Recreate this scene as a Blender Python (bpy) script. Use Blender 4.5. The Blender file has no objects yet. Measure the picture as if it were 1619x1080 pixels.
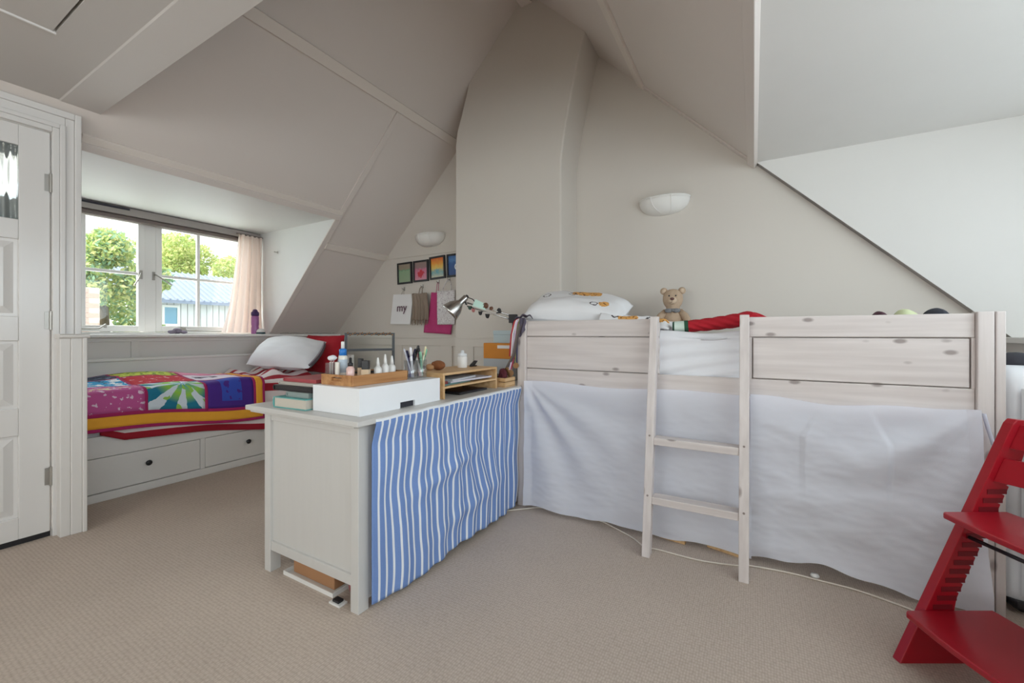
import bpy, bmesh, math, random
from mathutils import Vector, Matrix, noise
random.seed(7)
R = math.radians
C = bpy.context.scene.collection
S = bpy.context.scene

# ------------------------------------------------------------------ camera, sky, sun, area lights, exposure
cam = bpy.data.objects.new('camera', bpy.data.cameras.new('camera'))
C.objects.link(cam)
cam.location = (0, 0, 1.08)
cam.rotation_euler = (R(90), 0, R(30))
cam.data.sensor_width = 36
cam.data.lens = 662 / 1619 * 36
cam.data.shift_y = -12 / 1619
cam.data.clip_start = 0.02
S.camera = cam

W = bpy.data.worlds.new('sky'); S.world = W; W.use_nodes = True
bg = W.node_tree.nodes['Background']
bg.inputs[0].default_value = (0.86, 0.93, 1.0, 1); bg.inputs[1].default_value = 2.6

def area(name, loc, rot, sx, sy, power, col):
    l = bpy.data.lights.new(name, 'AREA'); l.shape = 'RECTANGLE'
    l.size = sx; l.size_y = sy; l.energy = power; l.color = col
    o = bpy.data.objects.new(name, l); C.objects.link(o)
    o.location = loc; o.rotation_euler = rot
    return o
sun = bpy.data.lights.new('sun', 'SUN'); sun.energy = 8.0; sun.angle = R(2); sun.color = (1, 0.95, 0.86)
so = bpy.data.objects.new('sun', sun); C.objects.link(so)
so.rotation_euler = Vector((0.25, 0.85, -0.9)).to_track_quat('-Z', 'Y').to_euler()
# daylight coming in through the long dormer window on the right
area('daylight_right_dormer', (1.66, -0.2, 1.62), (0, R(90), 0), 1.0, 4.4, 45, (0.86, 0.94, 1.0))
area('rear_fill', (-1.2, -2.72, 1.45), (R(90), 0, 0), 2.2, 1.3, 42, (1.0, 0.97, 0.93))  # added fill from behind the camera, for surfaces facing it
area('daylight_left_dormer', (-4.86, 1.7, 1.66), (0, R(-90), 0), 0.9, 1.6, 14, (0.95, 0.98, 1.0))

area('landing_fill', (-3.45, 0.3, 1.0), (0, R(90), 0), 0.5, 0.5, 12, (0.93, 1.0, 0.98))  # unseen light added off the sight line to brighten the door glass

S.view_settings.view_transform = 'Standard'
S.view_settings.look = 'None'
S.view_settings.gamma = 1.0
S.view_settings.use_curve_mapping = False
S.view_settings.exposure = 0.0
S.cycles.max_bounces = 10
S.cycles.diffuse_bounces = 7
S.cycles.transparent_max_bounces = 12
S.cycles.caustics_reflective = False
S.cycles.caustics_refractive = False

# ------------------------------------------------------------------ materials
def srgb(r, g, b):
    f = lambda v: (v / 255 / 12.92) if v / 255 <= 0.04045 else ((v / 255 + 0.055) / 1.055) ** 2.4
    return (f(r), f(g), f(b), 1)
MC = {}
def mat(name, col, rough=0.55, metal=0.0, var=0.0, vscale=6, bump=0.0, bscale=200, coat=0, alpha=None, trans=0.0, stretch=None):
    """principled material with faint colour variation and fine relief"""
    if name in MC: return MC[name]
    m = bpy.data.materials.new(name); m.use_nodes = True; MC[name] = m
    nt = m.node_tree; N = nt.nodes; L = nt.links
    p = N['Principled BSDF']
    p.inputs['Base Color'].default_value = col
    p.inputs['Roughness'].default_value = rough
    p.inputs['Metallic'].default_value = metal
    if coat: p.inputs['Coat Weight'].default_value = coat
    tc = N.new('ShaderNodeTexCoord'); mp = N.new('ShaderNodeMapping')
    L.new(tc.outputs['Object'], mp.inputs[0])
    if stretch: mp.inputs['Scale'].default_value = stretch
    nz = N.new('ShaderNodeTexNoise'); nz.inputs['Scale'].default_value = vscale; nz.inputs['Detail'].default_value = 4
    L.new(mp.outputs[0], nz.inputs['Vector'])
    mx = N.new('ShaderNodeMixRGB'); v = max(var, 0.02)
    mx.inputs[1].default_value = tuple(c * (1 - v) for c in col[:3]) + (1,)
    mx.inputs[2].default_value = tuple(min(1, c * (1 + v)) for c in col[:3]) + (1,)
    L.new(nz.outputs[0], mx.inputs[0]); L.new(mx.outputs[0], p.inputs['Base Color'])
    if bump:
        nb = N.new('ShaderNodeTexNoise'); nb.inputs['Scale'].default_value = bscale; nb.inputs['Detail'].default_value = 3
        L.new(mp.outputs[0], nb.inputs['Vector'])
        b = N.new('ShaderNodeBump'); b.inputs['Strength'].default_value = bump; b.inputs['Distance'].default_value = 0.002
        L.new(nb.outputs[0], b.inputs['Height']); L.new(b.outputs[0], p.inputs['Normal'])
    if trans:
        out = N['Material Output']
        t = N.new('ShaderNodeBsdfTranslucent'); t.inputs[0].default_value = tuple(col[:3]) + (1,)
        L.new(mx.outputs[0], t.inputs[0])
        ms = N.new('ShaderNodeMixShader'); ms.inputs[0].default_value = trans
        L.new(p.outputs[0], ms.inputs[1]); L.new(t.outputs[0], ms.inputs[2]); L.new(ms.outputs[0], out.inputs[0])
    return m

def glass(name, tint=(0.97, 0.99, 0.985, 1), refl=0.06, rough=0.02):
    m = bpy.data.materials.new(name); m.use_nodes = True
    N = m.node_tree.nodes; L = m.node_tree.links
    N.remove(N['Principled BSDF'])
    t = N.new('ShaderNodeBsdfTransparent'); t.inputs[0].default_value = tint
    g = N.new('ShaderNodeBsdfGlossy'); g.inputs['Roughness'].default_value = rough
    ms = N.new('ShaderNodeMixShader'); ms.inputs[0].default_value = refl
    L.new(t.outputs[0], ms.inputs[1]); L.new(g.outputs[0], ms.inputs[2]); L.new(ms.outputs[0], N['Material Output'].inputs[0])
    return m

def wood(name, light, dark, knot, axis='X', rough=0.5, knots=True, kscale=1.0):
    """boards with grain along one axis and scattered knots"""
    m = bpy.data.materials.new(name); m.use_nodes = True
    nt = m.node_tree; N = nt.nodes; L = nt.links; p = N['Principled BSDF']; p.inputs['Roughness'].default_value = rough
    tc = N.new('ShaderNodeTexCoord'); mp = N.new('ShaderNodeMapping'); L.new(tc.outputs['Object'], mp.inputs[0])
    s = [16, 16, 16]; s['XYZ'.index(axis)] = 0.9
    mp.inputs['Scale'].default_value = s
    nz = N.new('ShaderNodeTexNoise'); nz.inputs['Scale'].default_value = 2.4; nz.inputs['Detail'].default_value = 6
    L.new(mp.outputs[0], nz.inputs['Vector'])
    cr = N.new('ShaderNodeValToRGB'); cr.color_ramp.elements[0].position = 0.35; cr.color_ramp.elements[1].position = 0.68
    cr.color_ramp.elements[0].color = dark; cr.color_ramp.elements[1].color = light
    L.new(nz.outputs[0], cr.inputs[0])
    last = cr.outputs[0]
    if knots:
        mp2 = N.new('ShaderNodeMapping'); L.new(tc.outputs['Object'], mp2.inputs[0])
        s2 = [7.5 * kscale] * 3; s2['XYZ'.index(axis)] = 3.6 * kscale
        mp2.inputs['Scale'].default_value = s2
        vo = N.new('ShaderNodeTexVoronoi'); vo.inputs['Scale'].default_value = 1.0
        L.new(mp2.outputs[0], vo.inputs['Vector'])
        c2 = N.new('ShaderNodeValToRGB'); c2.color_ramp.elements[0].position = 0.08; c2.color_ramp.elements[1].position = 0.15
        c2.color_ramp.elements[0].color = (1, 1, 1, 1); c2.color_ramp.elements[1].color = (0, 0, 0, 1)
        L.new(vo.outputs['Distance'], c2.inputs[0])
        mx = N.new('ShaderNodeMixRGB'); mx.inputs[2].default_value = knot
        L.new(c2.outputs[0], mx.inputs[0]); L.new(last, mx.inputs[1]); last = mx.outputs[0]
    L.new(last, p.inputs['Base Color'])
    b = N.new('ShaderNodeBump'); b.inputs['Strength'].default_value = 0.12; b.inputs['Distance'].default_value = 0.001
    L.new(nz.outputs[0], b.inputs['Height']); L.new(b.outputs[0], p.inputs['Normal'])
    return m

M_wall = mat('wall_paint', (0.655, 0.61, 0.556, 1), 0.75, var=0.012, vscale=2.5, bump=0.08, bscale=60)
M_slope = mat('slope_paint', (0.665, 0.605, 0.565, 1), 0.6, var=0.012, vscale=2, bump=0.05, bscale=50)
M_trim = mat('trim_paint', (0.70, 0.675, 0.65, 1), 0.42, var=0.01, vscale=5, bump=0.03, bscale=80)
M_door = mat('door_paint', (0.70, 0.68, 0.665, 1), 0.2, var=0.01, vscale=3, bump=0.04, bscale=25)
M_white = mat('white_lacquer', (0.78, 0.775, 0.76, 1), 0.35, var=0.01, vscale=4)
M_winpaint = mat('window_paint', (0.86, 0.85, 0.83, 1), 0.35, var=0.01)
M_deskpaint = mat('desk_white_stain', (0.60, 0.59, 0.575, 1), 0.4, var=0.03, vscale=3, stretch=(14, 14, 1), bump=0.05, bscale=40)
M_black = mat('black_plastic', (0.015, 0.015, 0.018, 1), 0.4)
M_dark = mat('dark_cloth', (0.03, 0.03, 0.04, 1), 0.8)
M_steel = mat('brushed_steel', (0.55, 0.54, 0.52, 1), 0.25, metal=1.0)
M_brass = mat('hinge_metal', (0.42, 0.40, 0.37, 1), 0.35, metal=0.8)
M_glass = glass('clear_glass')
M_clear = glass('clear_plastic', (0.93, 0.94, 0.95, 1), 0.12, 0.08)
M_pine = wood('whitewashed_pine', srgb(218, 210, 207), srgb(203, 194, 191), srgb(152, 141, 138), 'X', kscale=1.55)
M_pinez = wood('whitewashed_pine_upright', srgb(219, 211, 208), srgb(205, 196, 193), srgb(158, 146, 142), 'Z', kscale=1.3)
M_oak = wood('oak_board', srgb(222, 187, 142), srgb(200, 160, 112), srgb(160, 112, 66), 'Y', knots=False)
M_tray = wood('acacia_tray', srgb(198, 150, 100), srgb(160, 108, 62), srgb(110, 66, 34), 'Y', knots=False)
M_sheet = mat('white_cotton_sheet', (0.875, 0.895, 0.98, 1), 0.85, var=0.02, vscale=3, bump=0.25, bscale=320, trans=0.33)
M_cotton = mat('white_cotton', (0.80, 0.81, 0.85, 1), 0.85, var=0.02, vscale=4, bump=0.2, bscale=250)
M_red = mat('red_lacquer_wood', srgb(158, 18, 34), 0.28, var=0.06, vscale=5, stretch=(3, 3, 14))
M_redwool = mat('red_wool', srgb(172, 22, 38), 0.9, var=0.12, vscale=40, bump=0.6, bscale=120)
M_curtain = mat('blush_sheer_curtain', srgb(242, 229, 222), 0.9, var=0.02, trans=0.42)
M_leafa = mat('leaf_green', srgb(178, 196, 120), 0.6, var=0.25, vscale=3, trans=0.35)
M_leafb = mat('leaf_yellow_green', srgb(216, 216, 150), 0.6, var=0.2, vscale=3, trans=0.35)
M_leafc = mat('leaf_blue_green', srgb(150, 184, 150), 0.6, var=0.2, vscale=3, trans=0.35)
M_cream = mat('pale_lotion', srgb(226, 222, 214), 0.35)
M_bark = mat('bark', (0.12, 0.09, 0.06, 1), 0.9, var=0.3, vscale=10)

# carpet: fine cord pile
def carpet():
    m = bpy.data.materials.new('beige_cord_carpet'); m.use_nodes = True
    N = m.node_tree.nodes; L = m.node_tree.links; p = N['Principled BSDF']; p.inputs['Roughness'].default_value = 0.95
    tc = N.new('ShaderNodeTexCoord')
    mp = N.new('ShaderNodeMapping'); mp.inputs['Rotation'].default_value = (0, 0, R(0)); mp.inputs['Scale'].default_value = (120, 75, 1)
    L.new(tc.outputs['Object'], mp.inputs[0])
    vo = N.new('ShaderNodeTexVoronoi'); vo.inputs['Scale'].default_value = 1; vo.inputs['Randomness'].default_value = 0.35
    L.new(mp.outputs[0], vo.inputs['Vector'])
    nz = N.new('ShaderNodeTexNoise'); nz.inputs['Scale'].default_value = 1.6; nz.inputs['Detail'].default_value = 5
    L.new(tc.outputs['Object'], nz.inputs['Vector'])
    c1 = N.new('ShaderNodeValToRGB')
    c1.color_ramp.elements[0].color = srgb(212, 197, 184); c1.color_ramp.elements[1].color = srgb(184, 168, 155)
    c1.color_ramp.elements[0].position = 0.1; c1.color_ramp.elements[1].position = 0.75
    L.new(vo.outputs['Distance'], c1.inputs[0])
    c2 = N.new('ShaderNodeMixRGB'); c2.blend_type = 'MULTIPLY'; c2.inputs[0].default_value = 0.25
    L.new(c1.outputs[0], c2.inputs[1]); L.new(nz.outputs[0], c2.inputs[2])
    L.new(c2.outputs[0], p.inputs['Base Color'])
    b = N.new('ShaderNodeBump'); b.inputs['Strength'].default_value = 0.35; b.inputs['Distance'].default_value = 0.003; b.invert = True
    L.new(vo.outputs['Distance'], b.inputs['Height']); L.new(b.outputs[0], p.inputs['Normal'])
    return m
M_carpet = carpet()

# ------------------------------------------------------------------ geometry helpers
class MB:
    def __init__(s): s.v = []; s.f = []; s.uv = None
    def add(s, vs, fs):
        o = len(s.v); s.v += [tuple(v) for v in vs]; s.f += [tuple(i + o for i in f) for f in fs]; return s
    def box(s, x0, x1, y0, y1, z0, z1, mx=None):
        vs = [Vector((x, y, z)) for z in (z0, z1) for x, y in ((x0, y0), (x1, y0), (x1, y1), (x0, y1))]
        if mx is not None: vs = [mx @ v for v in vs]
        return s.add(vs, [(3, 2, 1, 0), (4, 5, 6, 7), (0, 1, 5, 4), (1, 2, 6, 5), (2, 3, 7, 6), (3, 0, 4, 7)])
    def prism(s, pts, off, mx=None):
        n = len(pts); off = Vector(off); a = [Vector(p) for p in pts]; b = [p + off for p in a]
        vs = a + b
        if mx is not None: vs = [mx @ v for v in vs]
        return s.add(vs, [tuple(range(n)), tuple(range(2 * n - 1, n - 1, -1))] + [(i, i + n, (i + 1) % n + n, (i + 1) % n) for i in range(n)])
    def lathe(s, prof, cx=0, cy=0, cz=0, n=20, mx=None):
        vs = []; fs = []
        for r, z in prof:
            for k in range(n):
                a = 2 * math.pi * k / n; vs.append(Vector((cx + r * math.cos(a), cy + r * math.sin(a), cz + z)))
        m = len(prof)
        for i in range(m - 1):
            for k in range(n):
                fs.append((i * n + k, i * n + (k + 1) % n, (i + 1) * n + (k + 1) % n, (i + 1) * n + k))
        if prof[0][0] > 1e-5: fs.append(tuple(range(n - 1, -1, -1)))
        if prof[-1][0] > 1e-5: fs.append(tuple((m - 1) * n + k for k in range(n)))
        if mx is not None: vs = [mx @ v for v in vs]
        return s.add(vs, fs)
    def tube(s, pts, r, n=8, rr=None):
        pts = [Vector(p) for p in pts]; m = len(pts); vs = []; fs = []
        up = Vector((0, 0, 1))
        for i, p in enumerate(pts):
            t = (pts[min(i + 1, m - 1)] - pts[max(i - 1, 0)]).normalized()
            a = t.cross(up)
            if a.length < 1e-3: a = t.cross(Vector((1, 0, 0)))
            a.normalize(); b = t.cross(a).normalized(); q = rr[i] if rr else r
            for k in range(n):
                th = 2 * math.pi * k / n; vs.append(p + q * (math.cos(th) * a + math.sin(th) * b))
        for i in range(m - 1):
            for k in range(n):
                fs.append((i * n + k, i * n + (k + 1) % n, (i + 1) * n + (k + 1) % n, (i + 1) * n + k))
        fs += [tuple(range(n - 1, -1, -1)), tuple((m - 1) * n + k for k in range(n))]
        return s.add(vs, fs)
    def ball(s, c, rx, ry, rz, n=14, m=9, mx=None):
        vs = []; fs = []
        for i in range(m + 1):
            ph = math.pi * i / m
            for k in range(n):
                th = 2 * math.pi * k / n
                vs.append(Vector((rx * math.sin(ph) * math.cos(th), ry * math.sin(ph) * math.sin(th), rz * math.cos(ph))))
        for i in range(m):
            for k in range(n):
                fs.append((i * n + k, (i + 1) * n + k, (i + 1) * n + (k + 1) % n, i * n + (k + 1) % n))
        c = Vector(c); vs = [(mx @ v if mx is not None else v) + c for v in vs]
        return s.add(vs, fs)
    def grid(s, nu, nv, f):
        vs = []; fs = []; uv = []
        for j in range(nv + 1):
            for i in range(nu + 1):
                vs.append(f(i / nu, j / nv)); uv.append((i / nu, j / nv))
        for j in range(nv):
            for i in range(nu):
                a = j * (nu + 1) + i; fs.append((a, a + 1, a + nu + 2, a + nu + 1))
        s.uv = (s.uv or []) + uv
        return s.add(vs, fs)
    def build(s, name, m, parent=None, smooth=False, bev=0.0, label=None, kind=None, weld=False, solid=0.0, sub=0):
        me = bpy.data.meshes.new(name); me.from_pydata(s.v, [], s.f)
        if s.uv and len(s.uv) == len(s.v):
            ul = me.uv_layers.new(name='UVMap')
            for lp in me.loops: ul.data[lp.index].uv = s.uv[lp.vertex_index]
        bm = bmesh.new(); bm.from_mesh(me)
        if weld: bmesh.ops.remove_doubles(bm, verts=bm.verts, dist=1e-5)
        bmesh.ops.recalc_face_normals(bm, faces=bm.faces); bm.to_mesh(me); bm.free()
        if smooth: me.shade_smooth()
        o = bpy.data.objects.new(name, me); C.objects.link(o)
        if m: me.materials.append(m)
        if parent: 
            o.parent = parent
            o.matrix_parent_inverse = Matrix.Identity(4)
            me.transform(WM(parent).inverted())     # geometry is written in world coordinates
        if bev:
            b = o.modifiers.new('edge', 'BEVEL'); b.width = bev; b.segments = 2; b.limit_method = 'ANGLE'; b.angle_limit = R(40)
        if solid:
            q = o.modifiers.new('thick', 'SOLIDIFY'); q.thickness = solid; q.offset = 0
        if sub:
            q = o.modifiers.new('smooth', 'SUBSURF'); q.levels = sub; q.render_levels = sub
        if label: o['label'] = label
        if kind: o['kind'] = kind
        return o
def WM(o):
    m = Matrix.LocRotScale(o.location, o.rotation_euler, o.scale)
    return (WM(o.parent) @ m) if o.parent else m
def thing(name, label, cat, loc, rz=0, group=None):
    o = bpy.data.objects.new(name, None); C.objects.link(o); o.location = loc; o.rotation_euler = (0, 0, rz)
    o.empty_display_size = 0.05; o['label'] = label; o['category'] = cat
    if group: o['group'] = group
    return o
def tag(o, label, cat, group=None):
    o['label'] = label; o['category'] = cat
    if group: o['group'] = group
    return o
def frame_at(o): return WM(o)
def struct(name, mb, m, parent=None, **k):
    return mb.build(name, m, parent, kind=None if parent else 'structure', **k)
def clone(o, loc=None, rz=None, label=None):
    def cp(q, par):
        c = q.copy(); C.objects.link(c)
        if par: c.parent = par
        for ch in list(q.children): cp(ch, c)
        return c
    c = cp(o, None)
    if loc is not None: c.location = loc
    if rz is not None: c.rotation_euler = (0, 0, rz)
    if label: c['label'] = label
    return c
def box(x0, x1, y0, y1, z0, z1, mx=None): return MB().box(x0, x1, y0, y1, z0, z1, mx)
def nz(x, y, z=0, s=1.0): return noise.noise(Vector((x * s, y * s, z * s)))

# ------------------------------------------------------------------ the room
zl = lambda x: x + 5.54          # left roof slope
zr = lambda x: 2.28 - x          # right roof slope
RX = -1.63                       # ridge
struct('floor', box(-4.9, 1.9, -2.9, 3.6, -0.12, 0), M_carpet)
struct('wall_gable', MB().prism([(-4.7, 3.4, 0), (1.9, 3.4, 0), (1.9, 3.4, 0.45), (RX, 3.4, 3.97), (-4.7, 3.4, 0.90)], (0, 0.15, 0)), M_wall)
wr = MB()
for a in ([(-4.7, 0), (-2.4, 0), (-2.4, 3.2), (-4.7, 0.9)], [(-0.0, 0), (1.9, 0), (1.9, 2.3), (0.0, 2.3)],
          [(-2.4, 0), (0, 0), (0, 0.8), (-2.4, 0.8)], [(-2.4, 2.1), (0, 2.1), (0, 2.3), (RX, 3.97), (-2.4, 3.2)]):
    wr.prism([(x, -2.6, z) for x, z in a], (0, -0.12, 0))
struct('wall_rear', wr, M_wall)
# chimney breast: straight below, leaning to the ridge above
ch = [(-2.365, 0), (-1.319, 0), (-1.319, 2.45), (-1.285, 2.7), (-1.235, 2.95), (-1.18, 3.2), (-1.12, 3.42), (-1.60, 3.93), (-1.72, 3.88), (-2.205, 3.40), (-2.235, 3.27), (-2.30, 3.06), (-2.345, 2.93), (-2.365, 2.80)]
struct('wall_chimney', MB().prism([(x, 3.06, z) for x, z in ch], (0, 0.36, 0)), M_wall, bev=0.012)

# roof slopes
def slope(xa, xb, ya, yb, f, sgn):
    d = 0.12
    return MB().prism([(xa, ya, f(xa)), (xb, ya, f(xb)), (xb, yb, f(xb)), (xa, yb, f(xa))], (sgn * d * 0.707, 0, d * 0.707))
struct('ceiling_left_slope', slope(-3.38, RX, -2.7, 3.5, zl, -1), M_slope)
struct('ceiling_left_eave', slope(-4.62, -3.38, 2.57, 3.5, zl, -1), M_slope)
struct('ceiling_right_slope', slope(RX, 0.01, -2.7, 3.5, zr, 1), M_slope)
struct('ceiling_right_eave', slope(0.01, 1.75, 3.345, 3.5, zr, 1), M_slope)
# flat ceiling over the rear half with its attic hatch
cb = MB()
HX0, HY1, HX1, HY0 = -2.51, 0.558, -1.75, -0.25
for q in ((-3.4, HX0, -2.6, 0.725), (HX1, 0.05, -2.6, 0.725), (HX0, HX1, -2.6, HY0), (HX0, HX1, HY1, 0.725)):
    cb.box(q[0], q[1], q[2], q[3], 2.33, 2.46)
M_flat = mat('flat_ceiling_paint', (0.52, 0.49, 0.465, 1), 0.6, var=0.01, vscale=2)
flat = struct('ceiling_flat', cb, M_flat)
struct('panel', box(HX0 + 0.001, HX1 - 0.008, HY0 + 0.008, HY1 - 0.009, 2.332, 2.40), M_flat, flat, label='flat attic hatch panel')
hf = MB()
hf.box(HX0 - 0.006, HX0 + 0.001, HY0, HY1 + 0.002, 2.324, 2.345)
struct('frame', hf, M_trim, flat)
struct('trim_1', MB().prism([(-3.4, 0.725, 2.33), (0.05, 0.725, 2.33), (0.05, 0.735, 2.316), (0.05, 0.89, 2.316), (0.05, 0.89, 2.46), (0.05, 0.725, 2.46)][:1] + [(-3.4, 0.732, 2.3265), (-3.4, 0.89, 2.3265), (-3.4, 0.89, 2.46), (-3.4, 0.725, 2.46)], (3.45, 0, 0)), mat('flat_ceiling_edge', (0.60, 0.57, 0.545, 1), 0.6))
struct('trim_2', box(-3.27, -3.245, -2.6, 0.74, 2.305, 2.33), M_trim)

# roof battens
M_cream_trim = mat('cream_trim_paint', (0.72, 0.655, 0.60, 1), 0.45, var=0.01)
def batten_y(n, x, ya, yb, f, sgn, w=0.06, t=0.018):
    # batten running along Y on a slope; the slope's inward normal is (-sgn*.707, -.707)
    h = w / 2 * 0.707; nx, nzv = -sgn * 0.707 * t, -0.707 * t
    sx = 1 if sgn < 0 else -1
    a = (x - h, f(x - h)); b = (x + h, f(x + h))
    e = 0.004
    return struct(n, MB().prism([(a[0] - nx * .1, ya, a[1] - nzv * .1), (b[0] - nx * .1, ya, b[1] - nzv * .1), (b[0] + nx, ya, b[1] + nzv), (a[0] + nx, ya, a[1] + nzv)], (0, yb - ya, 0)), M_cream_trim if w > 0.066 else M_slope, bev=0.004)
def batten_x(n, y, xa, xb, f, sgn, w=0.05, t=0.012):
    nx, nzv = -sgn * 0.707 * t, -0.707 * t
    return struct(n, MB().prism([(xa, y - w / 2, f(xa)), (xb, y - w / 2, f(xb)), (xb + nx, y - w / 2, f(xb) + nzv), (xa + nx, y - w / 2, f(xa) + nzv)], (0, w, 0)), M_slope, bev=0.003)
batten_y('trim_3', -2.565, -2.6, 3.4, zl, -1, 0.075, 0.02)
batten_y('trim_4', -3.348, 0.84, 2.59, zl, -1, 0.10, 0.020)
batten_y('trim_20', -3.362, 0.84, 2.59, zl, -1, 0.050, 0.034)
batten_x('trim_5', 2.585, -4.44, -2.59, zl, -1, 0.055, 0.012)
batten_y('trim_6', -3.60, 2.61, 3.4, zl, -1, 0.07, 0.02)
batten_y('trim_7', -0.77, -2.6, 3.4, zr, 1, 0.07, 0.02)
batten_y('trim_8', 0.0, -2.6, 3.4, zr, 1, 0.06, 0.028)
batten_x('trim_9', 3.378, -0.75, 0.0, zr, 1, 0.045, 0.014)
struct('trim_10', box(RX - 0.05, RX + 0.05, -2.6, 3.08, 3.80, 3.93), M_slope, bev=0.004)
struct('trim_11', box(-3.64, -2.365, 3.388, 3.405, 1.918, 1.934), M_wall)

# left dormer
struct('ceiling_left_dormer', box(-4.80, -3.38, 0.80, 2.62, 2.157, 2.24), mat('dormer_paint', (0.70, 0.70, 0.695, 1), 0.6))
dm = MC['dormer_paint']
struct('wall_left_dormer_cheek', MB().prism([(-3.38, 2.56, 2.16), (-4.46, 2.56, 1.08), (-4.80, 2.56, 1.08), (-4.80, 2.56, 2.16)], (0, 0.055, 0)), dm)
struct('wall_left_dormer_partition', box(-4.85, -3.30, 0.74, 0.80, 0, 2.33), dm)
kn = MB()
kn.box(-4.62, -4.475, 0.80, 3.4, 0, 1.045)
struct('wall_left', kn, M_trim)
# raised frame of the knee wall with recessed panels between
kf = MB()
kf.box(-4.478, -4.46, 0.80, 3.4, 1.015, 1.05)
for y0, y1 in ((0.80, 0.86), (1.425, 1.478), (2.44, 2.52), (3.34, 3.4)): kf.box(-4.478, -4.4605, y0, y1, 0.3, 1.02)
kf.box(-4.478, -4.461, 0.80, 3.4, 0.3, 0.872)
struct('panel_frame', kf, M_trim, bpy.data.objects['wall_left'], bev=0.003)
struct('trim_12', MB().prism([(-4.80, 0.80, 1.05), (-4.405, 0.80, 1.05), (-4.395, 0.80, 1.058), (-4.395, 0.80, 1.074), (-4.405, 0.80, 1.08), (-4.80, 0.80, 1.08)], (0, 2.60, 0)), M_winpaint, bev=0.002)
# hook on the cheek
hk = MB().lathe([(0.012, 0), (0.012, 0.004), (0.005, 0.006), (0.005, 0.03), (0.009, 0.034), (0, 0.04)], mx=Matrix.Translation((-4.30, 2.56, 1.93)) @ Matrix.Rotation(R(90), 4, 'X'))
tag(hk.build('wall_hook', M_brass, smooth=True), 'tiny metal hook on the white dormer cheek above the blush curtain', 'hook')

# window 1: post in the middle, two casements with glazing bars
win = struct('window_1', MB().box(-4.80, -4.70, 0.80, 2.56, 1.08, 1.098).box(-4.80, -4.70, 0.80, 2.56, 2.095, 2.157).box(-4.80, -4.70, 1.592, 1.675, 1.098, 2.095).box(-4.80, -4.70, 0.80, 0.84, 1.098, 2.095).box(-4.80, -4.70, 2.45, 2.56, 1.098, 2.095), M_winpaint, bev=0.004)
def casement(y0, y1, x, ym):
    fr = MB(); t = 0.046
    fr.box(x - 0.045, x, y0, y0 + t, 1.10, 2.093).box(x - 0.045, x, y1 - t, y1, 1.10, 2.093)
    fr.box(x - 0.045, x, y0 + t, y1 - t, 1.10, 1.152).box(x - 0.045, x, y0 + t, y1 - t, 2.045, 2.093)
    f = struct('casement', fr, M_winpaint, win, bev=0.004)
    struct('glazing_bar', box(x - 0.036, x - 0.006, y0 + t, y1 - t, 1.597, 1.622), M_winpaint, f, bev=0.003)
    struct('glazing_bar', box(x - 0.034, x - 0.008, ym - 0.0135, ym + 0.0135, 1.152, 2.045), M_winpaint, f, bev=0.003)
    for a, b in ((y0 + t, ym - 0.0135), (ym + 0.0135, y1 - t)):
        for c, d in ((1.152, 1.597), (1.622, 2.045)):
            struct('pane', box(x - 0.024, x - 0.020, a, b, c, d), M_glass, f)
    return f
casement(0.842, 1.590, -4.685, 1.20)
casement(1.677, 2.448, -4.705, 2.018)
hd = MB().box(-4.686, -4.676, 1.548, 1.572, 1.565, 1.64).tube([(-4.68, 1.56, 1.615), (-4.655, 1.555, 1.612), (-4.645, 1.53, 1.55), (-4.645, 1.505, 1.50)], 0.006)
struct('handle', hd, M_brass, win, smooth=False)
hd = MB().box(-4.706, -4.694, 1.648, 1.668, 1.565, 1.64).tube([(-4.70, 1.66, 1.615), (-4.672, 1.67, 1.612), (-4.664, 1.72, 1.575), (-4.664, 1.785, 1.53)], 0.006)
struct('handle', hd, M_brass, win)
struct('stay', MB().tube([(-4.69, 1.87, 1.135), (-4.66, 1.90, 1.112), (-4.66, 2.20, 1.108)], 0.007).box(-4.70, -4.66, 1.86, 1.89, 1.10, 1.14), M_brass, win)
struct('stay', MB().tube([(-4.68, 1.33, 1.16), (-4.65, 1.28, 1.125), (-4.65, 1.05, 1.115)], 0.007).box(-4.69, -4.675, 1.32, 1.335, 1.13, 1.155), M_brass, win)

# right dormer: ceiling, cheek, knee wall, sill, long window
struct('ceiling_right_dormer', box(-0.02, 1.70, -2.6, 3.42, 2.262, 2.36), mat('dormer_right_paint', (0.71, 0.695, 0.67, 1), 0.6, var=0.008))
dr = MC['dormer_right_paint']
struct('wall_right_dormer_cheek', MB().prism([(0.0, 3.34, 2.28), (1.72, 3.34, 2.28), (1.72, 3.34, 0.56)], (0, 0.06, 0)), dr)
struct('wall_right', box(1.20, 1.35, -2.6, 3.4, 0, 1.03), M_trim)
struct('trim_13', box(1.175, 1.72, -2.6, 3.36, 1.03, 1.062), M_winpaint, bev=0.004)
w2 = MB().box(1.56, 1.64, -2.6, 3.34, 1.062, 1.11).box(1.56, 1.64, -2.6, 3.34, 2.12, 2.262)
ys = [-2.6, -1.45, -0.3, 0.85, 2.0, 3.15]
for y in ys: w2.box(1.56, 1.64, y, y + 0.07 if y < 3 else 3.34, 1.11, 2.12)
win2 = struct('window_2', w2, M_winpaint, bev=0.004)
for a, b in zip(ys[:-1], ys[1:]): struct('pane', box(1.60, 1.604, a + 0.07, b, 1.11, 2.12), M_glass, win2)
w3 = MB().box(-2.4, 0, -2.7, -2.62, 0.8, 0.85).box(-2.4, 0, -2.7, -2.62, 2.05, 2.1).box(-2.4, -2.34, -2.7, -2.62, 0.85, 2.05).box(-0.06, 0, -2.7, -2.62, 0.85, 2.05).box(-1.23, -1.17, -2.7, -2.62, 0.85, 2.05)
win3 = struct('window_3', w3, M_winpaint)  # unseen rear window, added to go with the frontal fill light
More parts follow.
